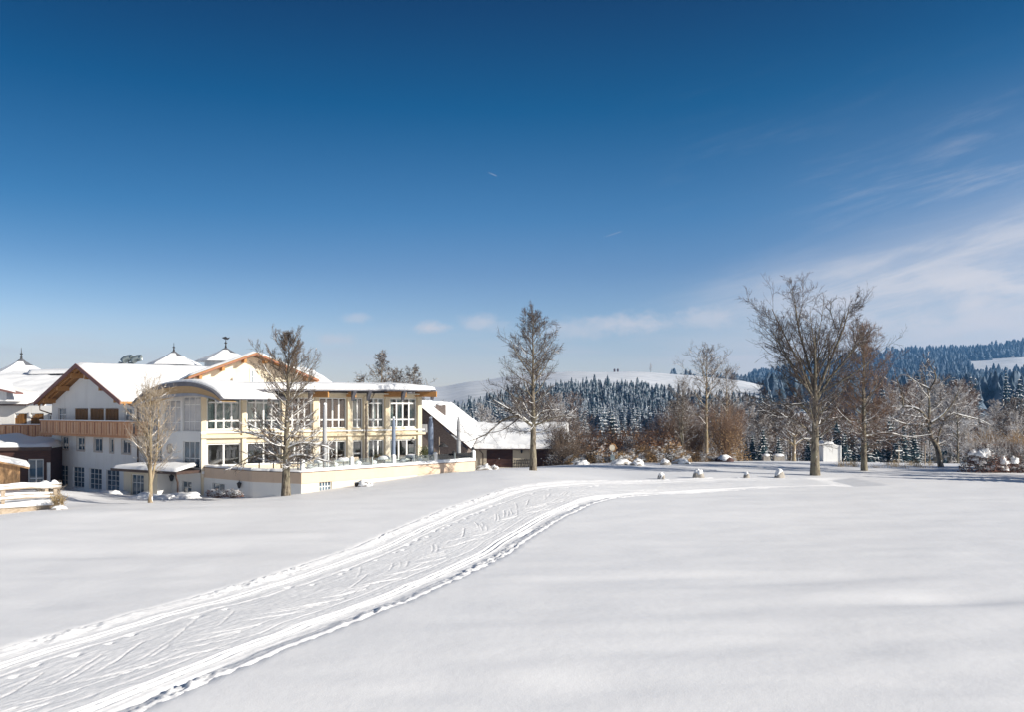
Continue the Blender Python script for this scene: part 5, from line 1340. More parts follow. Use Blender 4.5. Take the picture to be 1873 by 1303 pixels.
# a few singled out crowns
put(gen[1], 9, 1303, 652, 700, 520, 'bare_tree', 'dark rounded bare tree on the crest of the pale hill', rz=1, wk=.9)
put(gen[0], 9, 1190, 665, 681, 880, 'bare_tree', 'tiny lone tree on the skyline of the pale hill', rz=2, wk=.8)

# ------------------------------------------------------------------ spruces
def spruce(name, seed, H, R_, layers, per, detail=2, snowk=.8, core=.62, core_snow=.0, needles='needle'):
    g = np.random.default_rng(seed); V = []; F = []; mi = []
    def quad(a, b, c, d, m):
        o = len(V); V.extend([a, b, c, d]); F.append((o, o + 1, o + 2, o + 3)); mi.append(m)
    for i in range(layers):
        f = (i + .5) / layers; zc = H * (.06 + .93 * f); rad = R_ * (1 - f) ** .85 * g.uniform(.85, 1.1) + .12
        for j in range(per):
            a = 2 * PI * (j + g.uniform(-.3, .3)) / per + i * 1.1; ca_, sa_ = math.cos(a), math.sin(a); r = rad * g.uniform(.75, 1.12)
            w = r * g.uniform(.30, .42) * (7 / per) ** .5; dr = r * g.uniform(.30, .5); zz = zc + g.normal(0, .02 * H / layers * 3)
            segs = detail
            def P(t, s, lift=0): 
                rr_ = r * t; return (ca_ * rr_ - sa_ * s, sa_ * rr_ + ca_ * s, zz - dr * (t ** 1.4) - abs(s) * .35 + lift + (.12 * r * max(0, t - .7)))
            prev = (0.02, .12 * w)
            for k in range(1, segs + 1):
                t = k / segs; ww = w * (1.0 if k == 1 and segs > 1 else .25) * (1.0 if segs > 1 else .6)
                jg = g.uniform(.8, 1.15)
                quad(P(prev[0], -prev[1]), P(t, -ww * jg), P(t, 0, .03), P(prev[0], 0, .03), 0)
                quad(P(prev[0], 0, .03), P(t, 0, .03), P(t, ww * jg), P(prev[0], prev[1]), 0)
                if g.random() < snowk:
                    l = .05 + .02 * r
                    sw = .72; t1_ = prev[0] + (t - prev[0]) * g.uniform(.75, .98)
                    quad(P(prev[0] + .05, -prev[1] * sw, l), P(t1_, -ww * sw, l), P(t1_, 0, l + .06), P(prev[0] + .05, 0, l + .06), 1)
                    quad(P(prev[0] + .05, 0, l + .06), P(t1_, 0, l + .06), P(t1_, ww * sw, l), P(prev[0] + .05, prev[1] * sw, l), 1)
                prev = (t, ww)
    if core:
        kt = max(4, layers // 2); ks = 8
        for i in range(kt):
            f0 = i / kt; z0 = H * (.04 + .9 * f0); z1 = H * (.04 + .9 * min(1, f0 + 1.25 / kt)); r0 = R_ * core * (1 - f0) ** .85; r1_ = r0 * .22
            off = g.uniform(0, 6)
            rj = [r0 * (1.12 if j % 2 else .82) * g.uniform(.9, 1.1) for j in range(ks)]
            for j in range(ks):
                a0_, a1_ = off + 2 * PI * j / ks, off + 2 * PI * (j + 1) / ks; q_ = (j + 1) % ks
                quad((math.cos(a0_) * rj[j], math.sin(a0_) * rj[j], z0 - (.03 * H if j % 2 else 0)), (math.cos(a1_) * rj[q_], math.sin(a1_) * rj[q_], z0 - (.03 * H if q_ % 2 else 0)),
                     (math.cos(a1_) * r1_, math.sin(a1_) * r1_, z1), (math.cos(a0_) * r1_, math.sin(a0_) * r1_, z1), 1 if (g.random() < core_snow) else 0)
    tr = tubes_np(np.array([[(0, 0, -1.), (0, 0, H * .5), (0, 0, H * .97)]]), np.array([[H * .014 + .05, H * .009, .02]]), 5)
    o = len(V); V = np.concatenate([np.array(V), tr[0]]); F = np.concatenate([np.array(F), tr[1] + o]); mi = np.concatenate([np.array(mi), np.full(len(tr[1]), 2)])
    return mesh_np(name, V, F, [M[needles], M['roofsnow'], M['barkdark']], mi), (V, F, mi)
far_sp = [spruce('spruce_far', 70 + i, 16, 4.3, 13, 8, 2, .42, .62, .0, 'frostneedle') for i in range(4)]
far_lo = [spruce('spruce_low', 75 + i, 16, 4.3, 10, 4, 1, .6, .8, .0)[1] for i in range(3)]
near_sp = [spruce('spruce_near', 80 + i, 14, 3.4, 20, 11, 3, .5) for i in range(3)]
rr = random.Random(21)
# the wood on the facing slope: bearing limits shift with distance
hill = []
tries = 0
while len(hill) < 1900 and tries < 60000:
    tries += 1
    px = rr.uniform(826, 1420); Y = rr.uniform(285, 430)
    # upper edge of the wood seen in the photograph
    lim = float(np.interp(px, [795, 830, 880, 930, 990, 1100, 1180, 1260, 1420], [300, 318, 348, 385, 420, 425, 418, 375, 345]))
    if Y > lim: continue
    x = WX(px, Y); hill.append((Y, px, x))
hill.sort()
def far_h(x, Y): return float(far_z(np.array([x]), np.array([Y]))[0])
stuffV = []; 
hz_ = far_z(np.array([h[2] for h in hill]), np.array([h[0] for h in hill]))
def visible_rank(h): return h[0]
idv = [i for i, h in enumerate(hill) if True][:300]
stuff_parts = []; stuff_mi = []
for i, (Y, px, x) in enumerate(hill):
    s = rr.uniform(.42, .78) * (1.22 if rr.random() < .06 else 1); w = s * rr.uniform(.85, 1.15); rz = rr.uniform(0, 6.28); zz = float(hz_[i]) - .5
    v = i % 4
    if i < 300:
        o = bpy.data.objects.new('spruce_tree', far_sp[v][0]); COL.objects.link(o); o.location = (x, Y, zz); o.rotation_euler = (0, 0, rz); o.scale = (w, w, s)
        tag(o, 'snow dusted spruce in the dense wood on the slope beyond the barn', 'spruce', 'spruces of the wood on the facing slope')
    else:
        V, F, mi = far_lo[i % 3]; c, q_ = math.cos(rz), math.sin(rz)
        VV = np.stack([(V[:, 0] * c - V[:, 1] * q_) * w + x, (V[:, 0] * q_ + V[:, 1] * c) * w + Y, V[:, 2] * s + zz], -1)
        stuff_parts.append((VV, F)); stuff_mi.append(mi)
V, F = join(stuff_parts)
o = link('spruce_wood', mesh_np('spruce_wood', V, F, [M['frostneedle'], M['roofsnow'], M['barkdark']], np.concatenate(stuff_mi)))
tag(o, 'dense snowy spruce wood covering the upper part of the facing slope', 'wood', None, 'stuff')
# valley spruces on the right: dark, near
sp_near = [(1396, 780, 850, 98), (1424, 796, 850, 98.5), (1376, 792, 850, 99), (1530, 764, 850, 99), (1556, 772, 850, 98), (1602, 770, 850, 98), (1626, 762, 850, 99.5), (1652, 773, 850, 98), (1545, 786, 850, 97),
           (1500, 775, 850, 128), (1585, 765, 850, 130), (1640, 780, 852, 104), (1415, 760, 850, 140), (1475, 790, 848, 122), (1120, 750, 850, 108), (1365, 800, 850, 112), (1672, 785, 850, 98.5), (1500, 790, 850, 98), (1584, 788, 850, 97), (1640, 792, 850, 97), (1478, 800, 850, 99)]
for i, (px, pt, pb, Y) in enumerate(sp_near):
    x = WX(px, Y); zb_ = WZ(pb, Y) - 2; H = WZ(pt, Y) - zb_
    o = bpy.data.objects.new('spruce_tree', near_sp[i % 3][0]); COL.objects.link(o); o.location = (x, Y, zb_); o.rotation_euler = (0, 0, i * 1.3); k = H / 14; o.scale = (k * 1.25, k * 1.25, k)
    if px == 1120: tag(o, 'low spruce with snow on its boughs behind the brown hedge', 'spruce')
    else: tag(o, 'dark blue green spruce at the edge of the wood behind the meadow', 'spruce', 'dark spruces behind the meadow')
for i in range(40):
    px = rr.uniform(1590, 1960); Y = rr.uniform(190, 300); pt = rr.uniform(672, 715) if px > 1800 else rr.uniform(685, 725)
    x = WX(px, Y); zb_ = far_h(x, Y) - 1; H = max(6, WZ(pt, Y) - zb_); k = H / 14
    o = bpy.data.objects.new('spruce_tree', near_sp[i % 3][0]); COL.objects.link(o); o.location = (x, Y, zb_); o.rotation_euler = (0, 0, i * 1.7); o.scale = (k * .8, k * .8, k)
    tag(o, 'tall snowy spruce rising above the bare wood on the right', 'spruce', 'tall spruces above the bare wood')
# far forest on the right hand ridge and other distant woods: one mass each
def mass(name, label, n, pxr, Yr, cond, hgt, seed, wk=1.0):
    r2 = np.random.default_rng(seed); parts = []; mis = []
    base = spruce('tmp', seed, 16, 3.6, 8, 1, 1, .12, .95, .0)[1]
    k = 0
    while k < n:
        px = r2.uniform(*pxr); Y = r2.uniform(*Yr)
        if not cond(px, Y): 
            k += .02; continue
        k += 1
        x = WX(px, Y); z = far_h(x, Y) - 1; s = hgt * r2.uniform(.5, 1.2) / 16; w = s * wk * r2.uniform(.75, 1.5); a = r2.uniform(0, 6.28); V, F, mi = base; c, q_ = math.cos(a), math.sin(a)
        parts.append((np.stack([(V[:, 0] * c - V[:, 1] * q_) * w + x, (V[:, 0] * q_ + V[:, 1] * c) * w + Y, V[:, 2] * s + z], -1), F)); mis.append(mi)
    V, F = join(parts)
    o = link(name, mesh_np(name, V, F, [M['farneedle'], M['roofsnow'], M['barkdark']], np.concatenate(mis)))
    tag(o, label, 'forest', None, 'stuff')
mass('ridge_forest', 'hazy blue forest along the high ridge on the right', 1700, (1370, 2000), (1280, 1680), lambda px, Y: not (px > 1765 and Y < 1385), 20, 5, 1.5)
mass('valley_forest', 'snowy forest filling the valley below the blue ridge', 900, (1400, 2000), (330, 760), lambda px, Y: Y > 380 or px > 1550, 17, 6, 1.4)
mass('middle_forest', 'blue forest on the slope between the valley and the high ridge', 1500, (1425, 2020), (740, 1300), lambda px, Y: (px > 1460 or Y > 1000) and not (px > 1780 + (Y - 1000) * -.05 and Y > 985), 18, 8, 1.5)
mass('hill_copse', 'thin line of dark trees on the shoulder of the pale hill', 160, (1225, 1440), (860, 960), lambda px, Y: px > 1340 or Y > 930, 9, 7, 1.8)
o = None
for px in (1124, 1130):
    s = MB(); x = WX(px, 895); z = far_h(x, 895); s.box(x - .9, x + .9, 894, 896, z - 1, z + 2.6, M['darkwood']); s.prism([(x - 1.2, 894, z + 2.6), (x + 1.2, 894, z + 2.6), (x, 894, z + 3.6)], [(x - 1.2, 896, z + 2.6), (x + 1.2, 896, z + 2.6), (x, 896, z + 3.6)], M['darkwood'])
    tag(s.build('field_hut'), 'tiny dark hut on the skyline of the pale hill, %s of the pair' % ('left' if px == 1124 else 'right'), 'hut')

# ------------------------------------------------------------------ shrubs
def leafy(name, seed, rx, ry, h, n, leafm, snowm, sk=.25, twigs=60, leaf=.10, twigm='twigred', top_snow=True, shell=.55):
    """bush of many small leaf faces on fine stems, snow clumps lying on its upper side"""
    g = np.random.default_rng(seed); parts = []; mi = []; 
    a = g.uniform(0, 2 * PI, n); u = g.random(n); rad = shell + (1 - shell) * g.random(n) ** .5
    ph = np.arcsin(g.uniform(0, 1, n)); lump = 1 + .30 * noise2(np.cos(a) * 2 + seed, np.sin(a) * 2 + ph * 2.5, 31) * 2
    x = np.cos(a) * np.cos(ph) * rad * rx * lump; y = np.sin(a) * np.cos(ph) * rad * ry * lump; z = np.sin(ph) * rad * h * lump
    c = np.stack([x, y, z], -1); d1 = unit(g.normal(0, 1, (n, 3))); d2 = unit(np.cross(d1, g.normal(0, 1, (n, 3)))); s = leaf * g.uniform(.5, 1.3, n)[:, None]
    V = np.stack([c - d1 * s, c + d2 * s * .6, c + d1 * s, c - d2 * s * .6], 1).reshape(-1, 3); F = np.arange(n * 4).reshape(n, 4)
    clump = noise2(x * 1.1 + 5 + seed, y * 1.1 + z * 1.1, 33) + g.normal(0, .08, n)
    issn = (clump > (.28 - sk)) & (z > .25 * h * g.random(n))
    parts.append((V, F)); mi.append(np.where(issn, 1, 0))
    # flatten the snowy faces so that they lie like snow
    VV = V.reshape(n, 4, 3); VV[issn, :, 2] = VV[issn, :, 2] * .35 + c[issn][:, None, 2] * .65 + .02; VV[issn, :, :2] = c[issn][:, None, :2] + (VV[issn, :, :2] - c[issn][:, None, :2]) * 1.5
    parts[0] = (VV.reshape(-1, 3), F)
    st = np.stack([g.normal(0, rx * .12, twigs), g.normal(0, ry * .12, twigs), np.full(twigs, -.1)], -1)
    aa = g.uniform(0, 2 * PI, twigs); sp = g.uniform(.1, 1.0, twigs)
    d = unit(np.stack([np.cos(aa) * sp * rx, np.sin(aa) * sp * ry, np.full(twigs, h)], -1)); Ln = g.uniform(.8, 1.15, twigs) * h * (1 + sp * .4)
    P = path(st, d, Ln, 5, .03, .1, g); Rr = np.full((twigs, 6), .02) * (1 - .7 * np.linspace(0, 1, 6))
    parts.append(tubes_np(P, Rr, 3)); mi.append(np.full(len(parts[-1][1]), 2))
    P2, R2, _ = children(P, Rr, Ln, 7, g, .2, 1, (35, 12), .35, .3, 2, .03, .1, .7, .009, .5)
    parts.append(tubes_np(P2, R2, 3)); mi.append(np.full(len(parts[-1][1]), 2))
    V, F = join(parts)
    return mesh_np(name, V, F, [M[leafm], M[snowm], M[twigm]], np.concatenate(mi))
def put_bush(me, name, px, Y, pb, label, cat='shrub', rz=0, sc=1.0, group=None):
    x = WX(px, Y); o = bpy.data.objects.new(name, me); COL.objects.link(o); o.location = (x, Y, WZ(pb, Y) if pb else gz(x, Y)); o.rotation_euler = (0, 0, rz); o.scale = (sc,) * 3 if not isinstance(sc, tuple) else sc
    return tag(o, label, cat, group)
kk = 92 / FPX
beech = leafy('beech', 1, 3.2, 2.2, 4.3, 6500, 'beech', 'roofsnow', .08, 90, .11)
hedge_l = [(1062, 'leftmost', 1.0), (1098, 'second from the left', 1.05), (1136, 'middle', 1.08), (1172, 'second from the right', 1.05), (1206, 'rightmost', 1.08)]
for i, (px, w, s) in enumerate(hedge_l): put_bush(beech, 'beech_shrub', px, 92, 851, 'red brown beech bush with snow specks, %s in the tall brown hedge' % w, 'bush', i * 1.3, (s, s, s * .72), 'bushes of the tall brown hedge')
round_b = leafy('round_bush', 5, 3.0, 2.6, 5.0, 5200, 'ochre', 'roofsnow', -.05, 190, .07, 'twigred', shell=.35)
put_bush(round_b, 'round_bush', 1326, 92, 846, 'large rounded ochre brown bush with fine twigs right of the slender trees', 'bush', 0, 1.0)
put_bush(round_b, 'round_bush', 1268, 94, 848, 'brown twiggy bush around the foot of the slender trees', 'bush', 2, (.8, .8, .85))
put_bush(round_b, 'round_bush', 1228, 93, 849, 'brown twiggy bush at the right end of the tall hedge', 'bush', 4, (.75, .75, .9))
frost = leafy('frosty_bush', 7, 2.0, 1.6, 3.6, 3200, 'twig', 'roofsnow', .12, 120, .08, 'twig', shell=.3)
put_bush(frost, 'frosted_bush', 1028, 88, 855, 'grey frosted bush against the right end of the barn', 'bush', 0, 1.15)
put_bush(frost, 'frosted_bush', 1040, 84, 856, 'low frosted bush in front of the barn corner', 'bush', 2, (1.1, 1.1, .6))
snowy = leafy('snowy_bush', 9, 1.6, 1.3, 1.5, 2200, 'ochre', 'roofsnow', .22, 60, .10, 'twig')
for i, (px, Y, pb, s, lab) in enumerate(((1062, 85, 855, 1.0, 'low snow covered bush at the left foot of the brown hedge'), (1092, 85, 855, .95, 'low snow covered bush left of the round sign'), (1150, 85, 854, .9, 'low ochre and white bush right of the round sign'), (1176, 86, 853, 1.25, 'tall snow heaped bush before the middle of the hedge'),
                                 (1205, 86, 852, 1.1, 'snow heaped bush before the right part of the hedge'), (1232, 87, 850, 1.3, 'pointed snow heaped bush left of the slender trees'), (1258, 86, 849, .8, 'low snowy bush at the foot of the slim forked tree'))):
    put_bush(snowy, 'snowy_bush', px, Y, pb, lab, 'bush', i * 1.1, s)
for i, (px, Y, s, lab) in enumerate(((1052, 79, .7, 'low snow bent twigs just left of the round sign mound'), (1080, 80, .8, 'low snow bent twigs between the two mounds left of the round sign'), (1108, 81, .6, 'small snowy twigs at the foot of the round sign'), (1133, 81, .75, 'snowy twigs just right of the round sign'), (1190, 79, .8, 'snow bent twigs behind the square grey block'), (1222, 80, .9, 'snow bent twigs right behind the square grey block'), (1246, 80, .7, 'small snow heaped twigs below the slim forked tree'), (1272, 82, .7, 'snow heaped twigs at the foot of the knotty pale trunk'), (1302, 83, .6, 'small snow heaped twigs left of the covered stack'))):
    put_bush(snowy, 'snowy_bush', px, Y, None, lab, 'bush', i * 2.1 + 1, (s * 1.2, s, s * .8))
# red brown shrubs on the right with heaps of snow
bx = leafy('red_shrub', 12, 1.5, 1.3, 1.9, 3600, 'redleaf', 'roofsnow', .20, 90, .065, 'twigfrost')
for px, s, lab in ((1797, 1.2, 'red brown snow heaped shrub, left one of the clump at the right edge'), (1822, 1.05, 'snow heaped shrub in the middle of the clump at the right edge'), (1850, 1.15, 'snow heaped shrub at the right end of the clump at the right edge'), (1878, .9, 'shrub cut off by the right edge of the picture')):
    e = put_bush(bx, 'snow_shrub', px, 68.5, 864, lab, 'shrub', px, s)
    sn = MB()
    r4 = random.Random(px)
    for k in range(11):
        blob(sn, (r4.uniform(-1.1, 1.1) , r4.uniform(-.95, .1), r4.uniform(.25, 1.45)), (r4.uniform(.2, .5), r4.uniform(.25, .4), r4.uniform(.16, .36)), M['roofsnow'], k + px, 14, 9, .38)
    link_local('snow_clump', sn.mesh('snow_clump', True), e)
oc = leafy('ochre_tuft', 14, 1.2, 1.0, 2.6, 900, 'ochre', 'roofsnow', -.1, 110, .05, 'ochre', shell=.3)
for px, lab in ((1808, 'dry ochre bush behind the left snow heaped shrub'), (1862, 'dry ochre bush behind the right snow heaped shrub')): put_bush(oc, 'dry_bush', px, 72, 862, lab, 'bush', px, 1.0)
# low hedges and mounds along the hotel
hd = leafy('box_hedge', 15, 1.1, .5, .45, 1500, 'redleaf', 'roofsnow', .4, 30, .05, 'twigred')
for px, lab in ((398, 'low snow topped hedge under the small basement windows, left half'), (426, 'low snow topped hedge by the wall lantern, right half')):
    put_bush(hd, 'low_hedge', px, 54.8, 909, lab, 'hedge', -.45, (.85, 1, 1.0))
# dry grass tufts
def tuft(seed, n=40, h=.5, sp=.5):
    g = np.random.default_rng(seed); st = np.stack([g.normal(0, sp * .4, n), g.normal(0, sp * .3, n), np.full(n, -.05)], -1)
    d = unit(np.stack([g.normal(0, .35, n), g.normal(0, .35, n), np.ones(n)], -1)); P = path(st, d, g.uniform(.5, 1, n) * h, 3, -.06, .1, g)
    V, F = tubes_np(P, np.full((n, 4), .009) * np.array([1, .9, .7, .4]), 3); return mesh_np('tuft', V, F, [M['grass']])
tf = [tuft(1), tuft(2, 50, .7), tuft(3, 30, .4, .8)]
for i, px in enumerate((1555, 1562, 1604, 1625, 1638, 1650, 1664, 1676, 1690, 1702, 1540)):
    Y = 76 - (i % 3) * 1.5; put_bush(tf[i % 3], 'grass_tuft', px, Y, None, 'dry straw coloured grass tuft poking through the snow between the bare tree trunks', 'grass tuft', i, 1.3, 'dry grass tufts near the tree trunks')

# ------------------------------------------------------------------ stones with snow caps
def boulder(px, py_b, wpx, hpx, Y, label, seed, cap=.45, name='boulder', cat='boulder', m='stone'):
    x = WX(px, Y); w = wpx / FPX * Y / 2 * 1.12; h = hpx / FPX * Y * (.82 if Y < 70 else .68); z = gz(x, Y)
    e = empty(name, (x, Y, z), label, cat)
    s = MB(); blob(s, (x, Y, z - .05), (w, w * .8, h * .85), M[m], seed, 20, 11, .17 if cap < .8 else .3); s.build('stone', e, True)
    s = MB(); dz = h * (.30 * (1 - cap) + .03); blob(s, (x - w * .04, Y + .05, z - .05 + dz), (w * (.70 + .32 * cap), w * (.60 + .26 * cap), h * .85 + .07 - dz * .25), M['roofsnow'], seed + .13, 24, 12, .18 if cap < .8 else .36); s.build('snow_cap', e, True)
for a in ((1278, 880, 19, 20, 60.5, 'largest rounded boulder with a snow cap, at the far edge of the ski track', 3, .42), (1366, 876, 11, 13, 62, 'small grey stone with a snow cap between the two larger ones by the track', 4, .45),
          (1426, 872, 19, 17, 63, 'dark pointed boulder dusted with snow left of the largest tree', 5, .38), (1210, 880, 13, 14, 59.5, 'small nearly buried snow covered stone left of the big boulder', 6, .8),
          (1217, 856, 18, 15, 74, 'square grey block with snow on it in front of the hedge', 8, .45), (1166, 858, 20, 16, 73, 'white snow covered stone in front of the hedge', 9, .9),
          (1140, 858, 30, 12, 74, 'wide mound of snow right of the round sign', 10, .9), (1064, 858, 24, 10, 76, 'snow mound left of the round sign', 12, .9),
          (888, 864, 26, 13, 67.5, 'snow covered mound at the right end of the terrace wall', 13, .85), (905, 864, 14, 8, 68.5, 'small snowy mound near the barn door', 14, .85),
          (1246, 858, 30, 12, 76, 'snow mound right of the square block', 15, .9)): boulder(*a)
# hay pile under snow
boulder(1326, 846, 32, 19, 82, 'snow covered dark stack in front of the round brown bush', 17, .62, 'covered_stack', 'stack', 'darkwood')
for i, (px, Y, w, h, s) in enumerate(((268, 57.0, 36, 11, 21), (330, 57.5, 60, 11, 22), (190, 62, 36, 12, 23), (214, 60, 26, 9, 24), (300, 56.5, 44, 9, 27))):
    x = WX(px, Y); sb = MB(); blob(sb, (x, Y, gz(x, Y) - .1), (w / FPX * Y * .75, 1.2, h / FPX * Y), M['roofsnow'], s, 28, 12, .3); o = sb.build('snow_mound', None, True)
    tag(o, ('rounded snow bank just right of the entrance door', 'long snow bank under the arched bay', 'snow bank below the rightmost ground floor window', 'snow heap left of the entrance', 'low snow bank beside the pale young tree')[i], 'snow bank')
# mound with snow by the terrace wall, snowy bushes by the bridge
boulder(664, 892, 30, 16, 55.0, 'snow covered shrub mound in front of the terrace wall', 25, .95, 'snowy_mound', 'mound', 'barkdark')
for px, w, h, lab, sd_ in ((80, 22, 24, 'taller snow capped bush behind the footbridge rail', 2), (98, 16, 21, 'smaller round snow capped bush at the footbridge end', 5)):
    Y = 47.5; x = WX(px, Y); e = put_bush(leafy('br_bush', sd_, .38, .35, .8, 500, 'ochre', 'roofsnow', .1, 40, .04, 'twigpale'), 'capped_bush', px, Y, 918, lab, 'bush', 0, 1.0)
    e.location.z = WZ(916, Y)
    s = MB(); blob(s, (0, 0, .82), (w / FPX * Y / 2, .35, .36), M['roofsnow'], sd_, 14, 9, .15); link_local('snow_cap', s.mesh('snow_cap', True), e)
for px, py, lab, sd_ in ((104, 928, 'reedy clump at the right abutment of the footbridge', 8),):
    Y = 44.2; e = put_bush(leafy('reed', sd_, .28, .25, .8, 260, 'ochre', 'roofsnow', .1, 60, .04, 'grass'), 'reed_clump', px + 3, Y, 938, lab, 'plant', 0, 1.0)
boulder(108, 940, 26, 9, 43.6, 'dark stone under snow at the foot of the footbridge', 30, .6)

# ------------------------------------------------------------------ farmhouse and barn
fh = empty('farmhouse', (WX(815, 96), 96, -1), 'dark shingled farmhouse with a steep snowy roof and chimney behind the terrace', 'farmhouse')
Y0, Y1 = 84.0, 97.0
r0_, r1_ = W(758, 735, 86), W(824, 741, 104)
e0_, e1_ = W(862, 822, 84), W(882, 784, 105)
lw = W(690, 812, 88)
s = MB(); s.poly([W(700, 880, 86.5), Vector((e0_.x - .5, e0_.y + .4, -1.5)), Vector((e0_.x - .5, e0_.y + .4, e0_.z - .1)), Vector((r0_.x + .2, r0_.y + .5, r0_.z - .15)), W(700, 800, 86.5)], M['shingle'])
s.poly([Vector((e0_.x - .5, e0_.y + .4, -1.5)), Vector((e1_.x - .5, e1_.y, -1.5)), Vector((e1_.x - .5, e1_.y, e1_.z - .1)), Vector((e0_.x - .5, e0_.y + .4, e0_.z - .1))], M['shingle']); s.build('wall', fh)
s = MB(); q = [e0_, e1_, r1_, r0_]; s.hexa([p - Vector((0, 0, .18)) for p in q] + q, M['darkwood']); s.build('roof', fh)
for k in range(6):      # shingle courses on the gable
    pass
snow_sheet('roof_snow', fh, *[p + Vector((0, 0, .01)) for p in q], .42, 40, 26, .06, 41, edge=.35)
c = W(806, 757, 90); s = MB(); s.box(c.x - .55, c.x + .55, c.y - .4, c.y + .4, c.z - 1.6, c.z + .95, M['shingle']); s.build('chimney', fh)
s = MB(); blob(s, (c.x, c.y, c.z + .96), (.6, .45, .22), M['roofsnow'], 2, 12, 7, .08); s.build('chimney_snow', fh, True)
wf = Fr(765, 85.9, 862, 84.3)
h = wf.hole(772, 781, 777, 792); s = MB(); wf.box(s, h[0], h[1], h[2], h[3], -.2, .06, M['frame']); s.build('window', fh)
Bn = Fr(846, 93, 1018, 93)
barn = empty('barn', (WX(930, 100), 100, -1.2), 'low long cream barn with dark doors under one broad snow roof', 'barn')
bh = [Bn.hole(890, 938, 821, 856), Bn.hole(970, 1010, 821, 856), Bn.hole(869, 872, 832, 853)]
ztop = Bn.uz(900, 820)[1]
s = MB(); Bn.wall(s, Bn.uz(862, 800)[0], Bn.uz(1017, 800)[0], -1.6, ztop + .3, bh[:2], M['cream2'], .2); ux = Bn.uz(1017, 800)[0]
s.poly([Bn.pt(ux, -1.6), Bn.pt(ux, -1.6, -8), Bn.pt(ux, ztop + .3, -8), Bn.pt(ux, ztop + .3)], M['cream2']); s.build('wall', barn)
for h in bh[:2]:
    n = 6
    d_ = MB(); Bn.box(d_, h[0], h[1], h[2], h[3], -.19, -.12, M['darkwood']); d0 = d_.build('door', barn)
    for i in range(n):
        a = h[0] + (h[1] - h[0]) * i / n; s = MB(); Bn.box(s, a + .01, a + (h[1] - h[0]) / n - .015, h[2], h[3] - .01, -.118, -.08, M['darkwood']); s.build('plank', d0)
    u, zz = Bn.uz(913 if h is bh[0] else 990, 840); s = MB(); Bn.box(s, u - .06, u + .06, zz - .05, zz + .05, -.078, -.03, M['frame']); s.build('handle', d0)
ua, ub = Bn.uz(843, 800)[0], Bn.uz(1040, 800)[0]
ze = Bn.uz(900, 824, .9)[1]; 
q = [Bn.pt(ua, ze, .9), Bn.pt(ub, ze, .9), W(1040, 779, 101), W(842, 779, 101)]
s = MB(); s.hexa([p for p in q] + [p + Vector((0, 0, .12)) for p in q], M['copper']); s.build('roof', barn)
snow_sheet('roof_snow', barn, *[p + Vector((0, 0, .125)) for p in q], .42, 60, 20, .06, 44, edge=.4)
s = MB(); u = Bn.uz(883, 820, .5)[0]; s.tube([Bn.pt(u - .4, ze, .8), Bn.pt(u, ze - .5, .2), Bn.pt(u, -1.4, .15)], .06, M['copper']); s.build('rain_pipe', barn)
s = MB(); u, zz = Bn.uz(912, 821, .4); blob(s, Bn.pt(u, zz, .4), (.15, .15, .15), M['bulb'], 1, 10, 8, 0, False); s.build('globe_lamp', barn, True)
lantern(Bn.pt(Bn.uz(954, 827)[0], Bn.uz(954, 827)[1], .16), barn, 1.3)
# things leaning between the barn doors
for px, lab, lean in ((946, 'stack of folded garden chairs leaning left of the second barn door', .15), (962, 'folded trestle leaning against the cream wall between the barn doors', -.25)):
    x = WX(px, 92.5); z = WZ(857, 92.5); s = MB()
    for k in range(4):
        xx = x - .4 + k * .25; s.tube([(xx, 92.5 - .3, z - .1), (xx + lean, 92.9, z + 1.0)], .03, M['iron'], 5)
    for k in range(3): s.tube([(x - .5, 92.5 - .3 + .2 * k, z + .2 + .35 * k), (x + .5, 92.5 - .3 + .2 * k, z + .2 + .35 * k)], .035, M['iron'], 5)
    tag(s.build('folded_furniture'), lab, 'furniture')

# white hut with snow at the right
x0, x1, Y = WX(1506, 88), WX(1538, 88), 88; z0, z1 = -1, WZ(818, 88)
hut = empty('white_shelter', ((x0 + x1) / 2, 88, gz((x0 + x1) / 2, 88)), 'small white shelter wall with a rounded snow cap behind the largest trunk', 'shelter')
s = MB(); s.box(x0, x1, 88, 90, z0, z1, M['white']); s.box(x1 - .08, x1 + .04, 87.9, 90, z0, z1 + .12, M['frame']); s.build('wall', hut)
s = MB(); s.prism([(x0, 88, z1 + .004), (x1, 88, z1 + .004), (x1 - .5, 88, z1 + .2), (x0 + 1.1, 88, z1 + .32), (x0, 88, z1 + .28)], [(x0, 90, z1 + .004), (x1, 90, z1 + .004), (x1 - .5, 90, z1 + .2), (x0 + 1.1, 90, z1 + .32), (x0, 90, z1 + .28)], M['white']); s.build('gable', hut)
snow_sheet('snow_cap', hut, (x0 - .1, 87.9, z1 + .28), (x0 + 1.2, 87.9, z1 + .28), (x0 + 1.2, 90, z1 + .28), (x0 - .1, 90, z1 + .28), .3, 12, 8, .04, 5, edge=.4)
for px, w, lab in ((1401, 13, 'left one of two small snow covered grey blocks before the dark spruces'), (1424, 20, 'right one of two small snow covered grey blocks before the dark spruces')):
    Y = 88; x = WX(px, Y); z = WZ(843, Y) - .4; ww = w / FPX * Y / 2; e = empty('stone_block', (x, Y, z), lab, 'block')
    s = MB(); s.hexa([(x - ww, Y - .4, z - .3), (x + ww, Y - .4, z - .3), (x + ww, Y + .4, z - .3), (x - ww, Y + .4, z - .3), (x - ww * .9, Y - .35, z + 1.0), (x + ww * .9, Y - .35, z + .9), (x + ww * .9, Y + .35, z + .9), (x - ww * .9, Y + .35, z + 1.0)], M['stone']); s.build('block', e)
    s = MB(); blob(s, (x, Y, z + .92), (ww * 1.0, .42, .22), M['roofsnow'], px, 14, 8, .1); s.build('snow_cap', e, True)
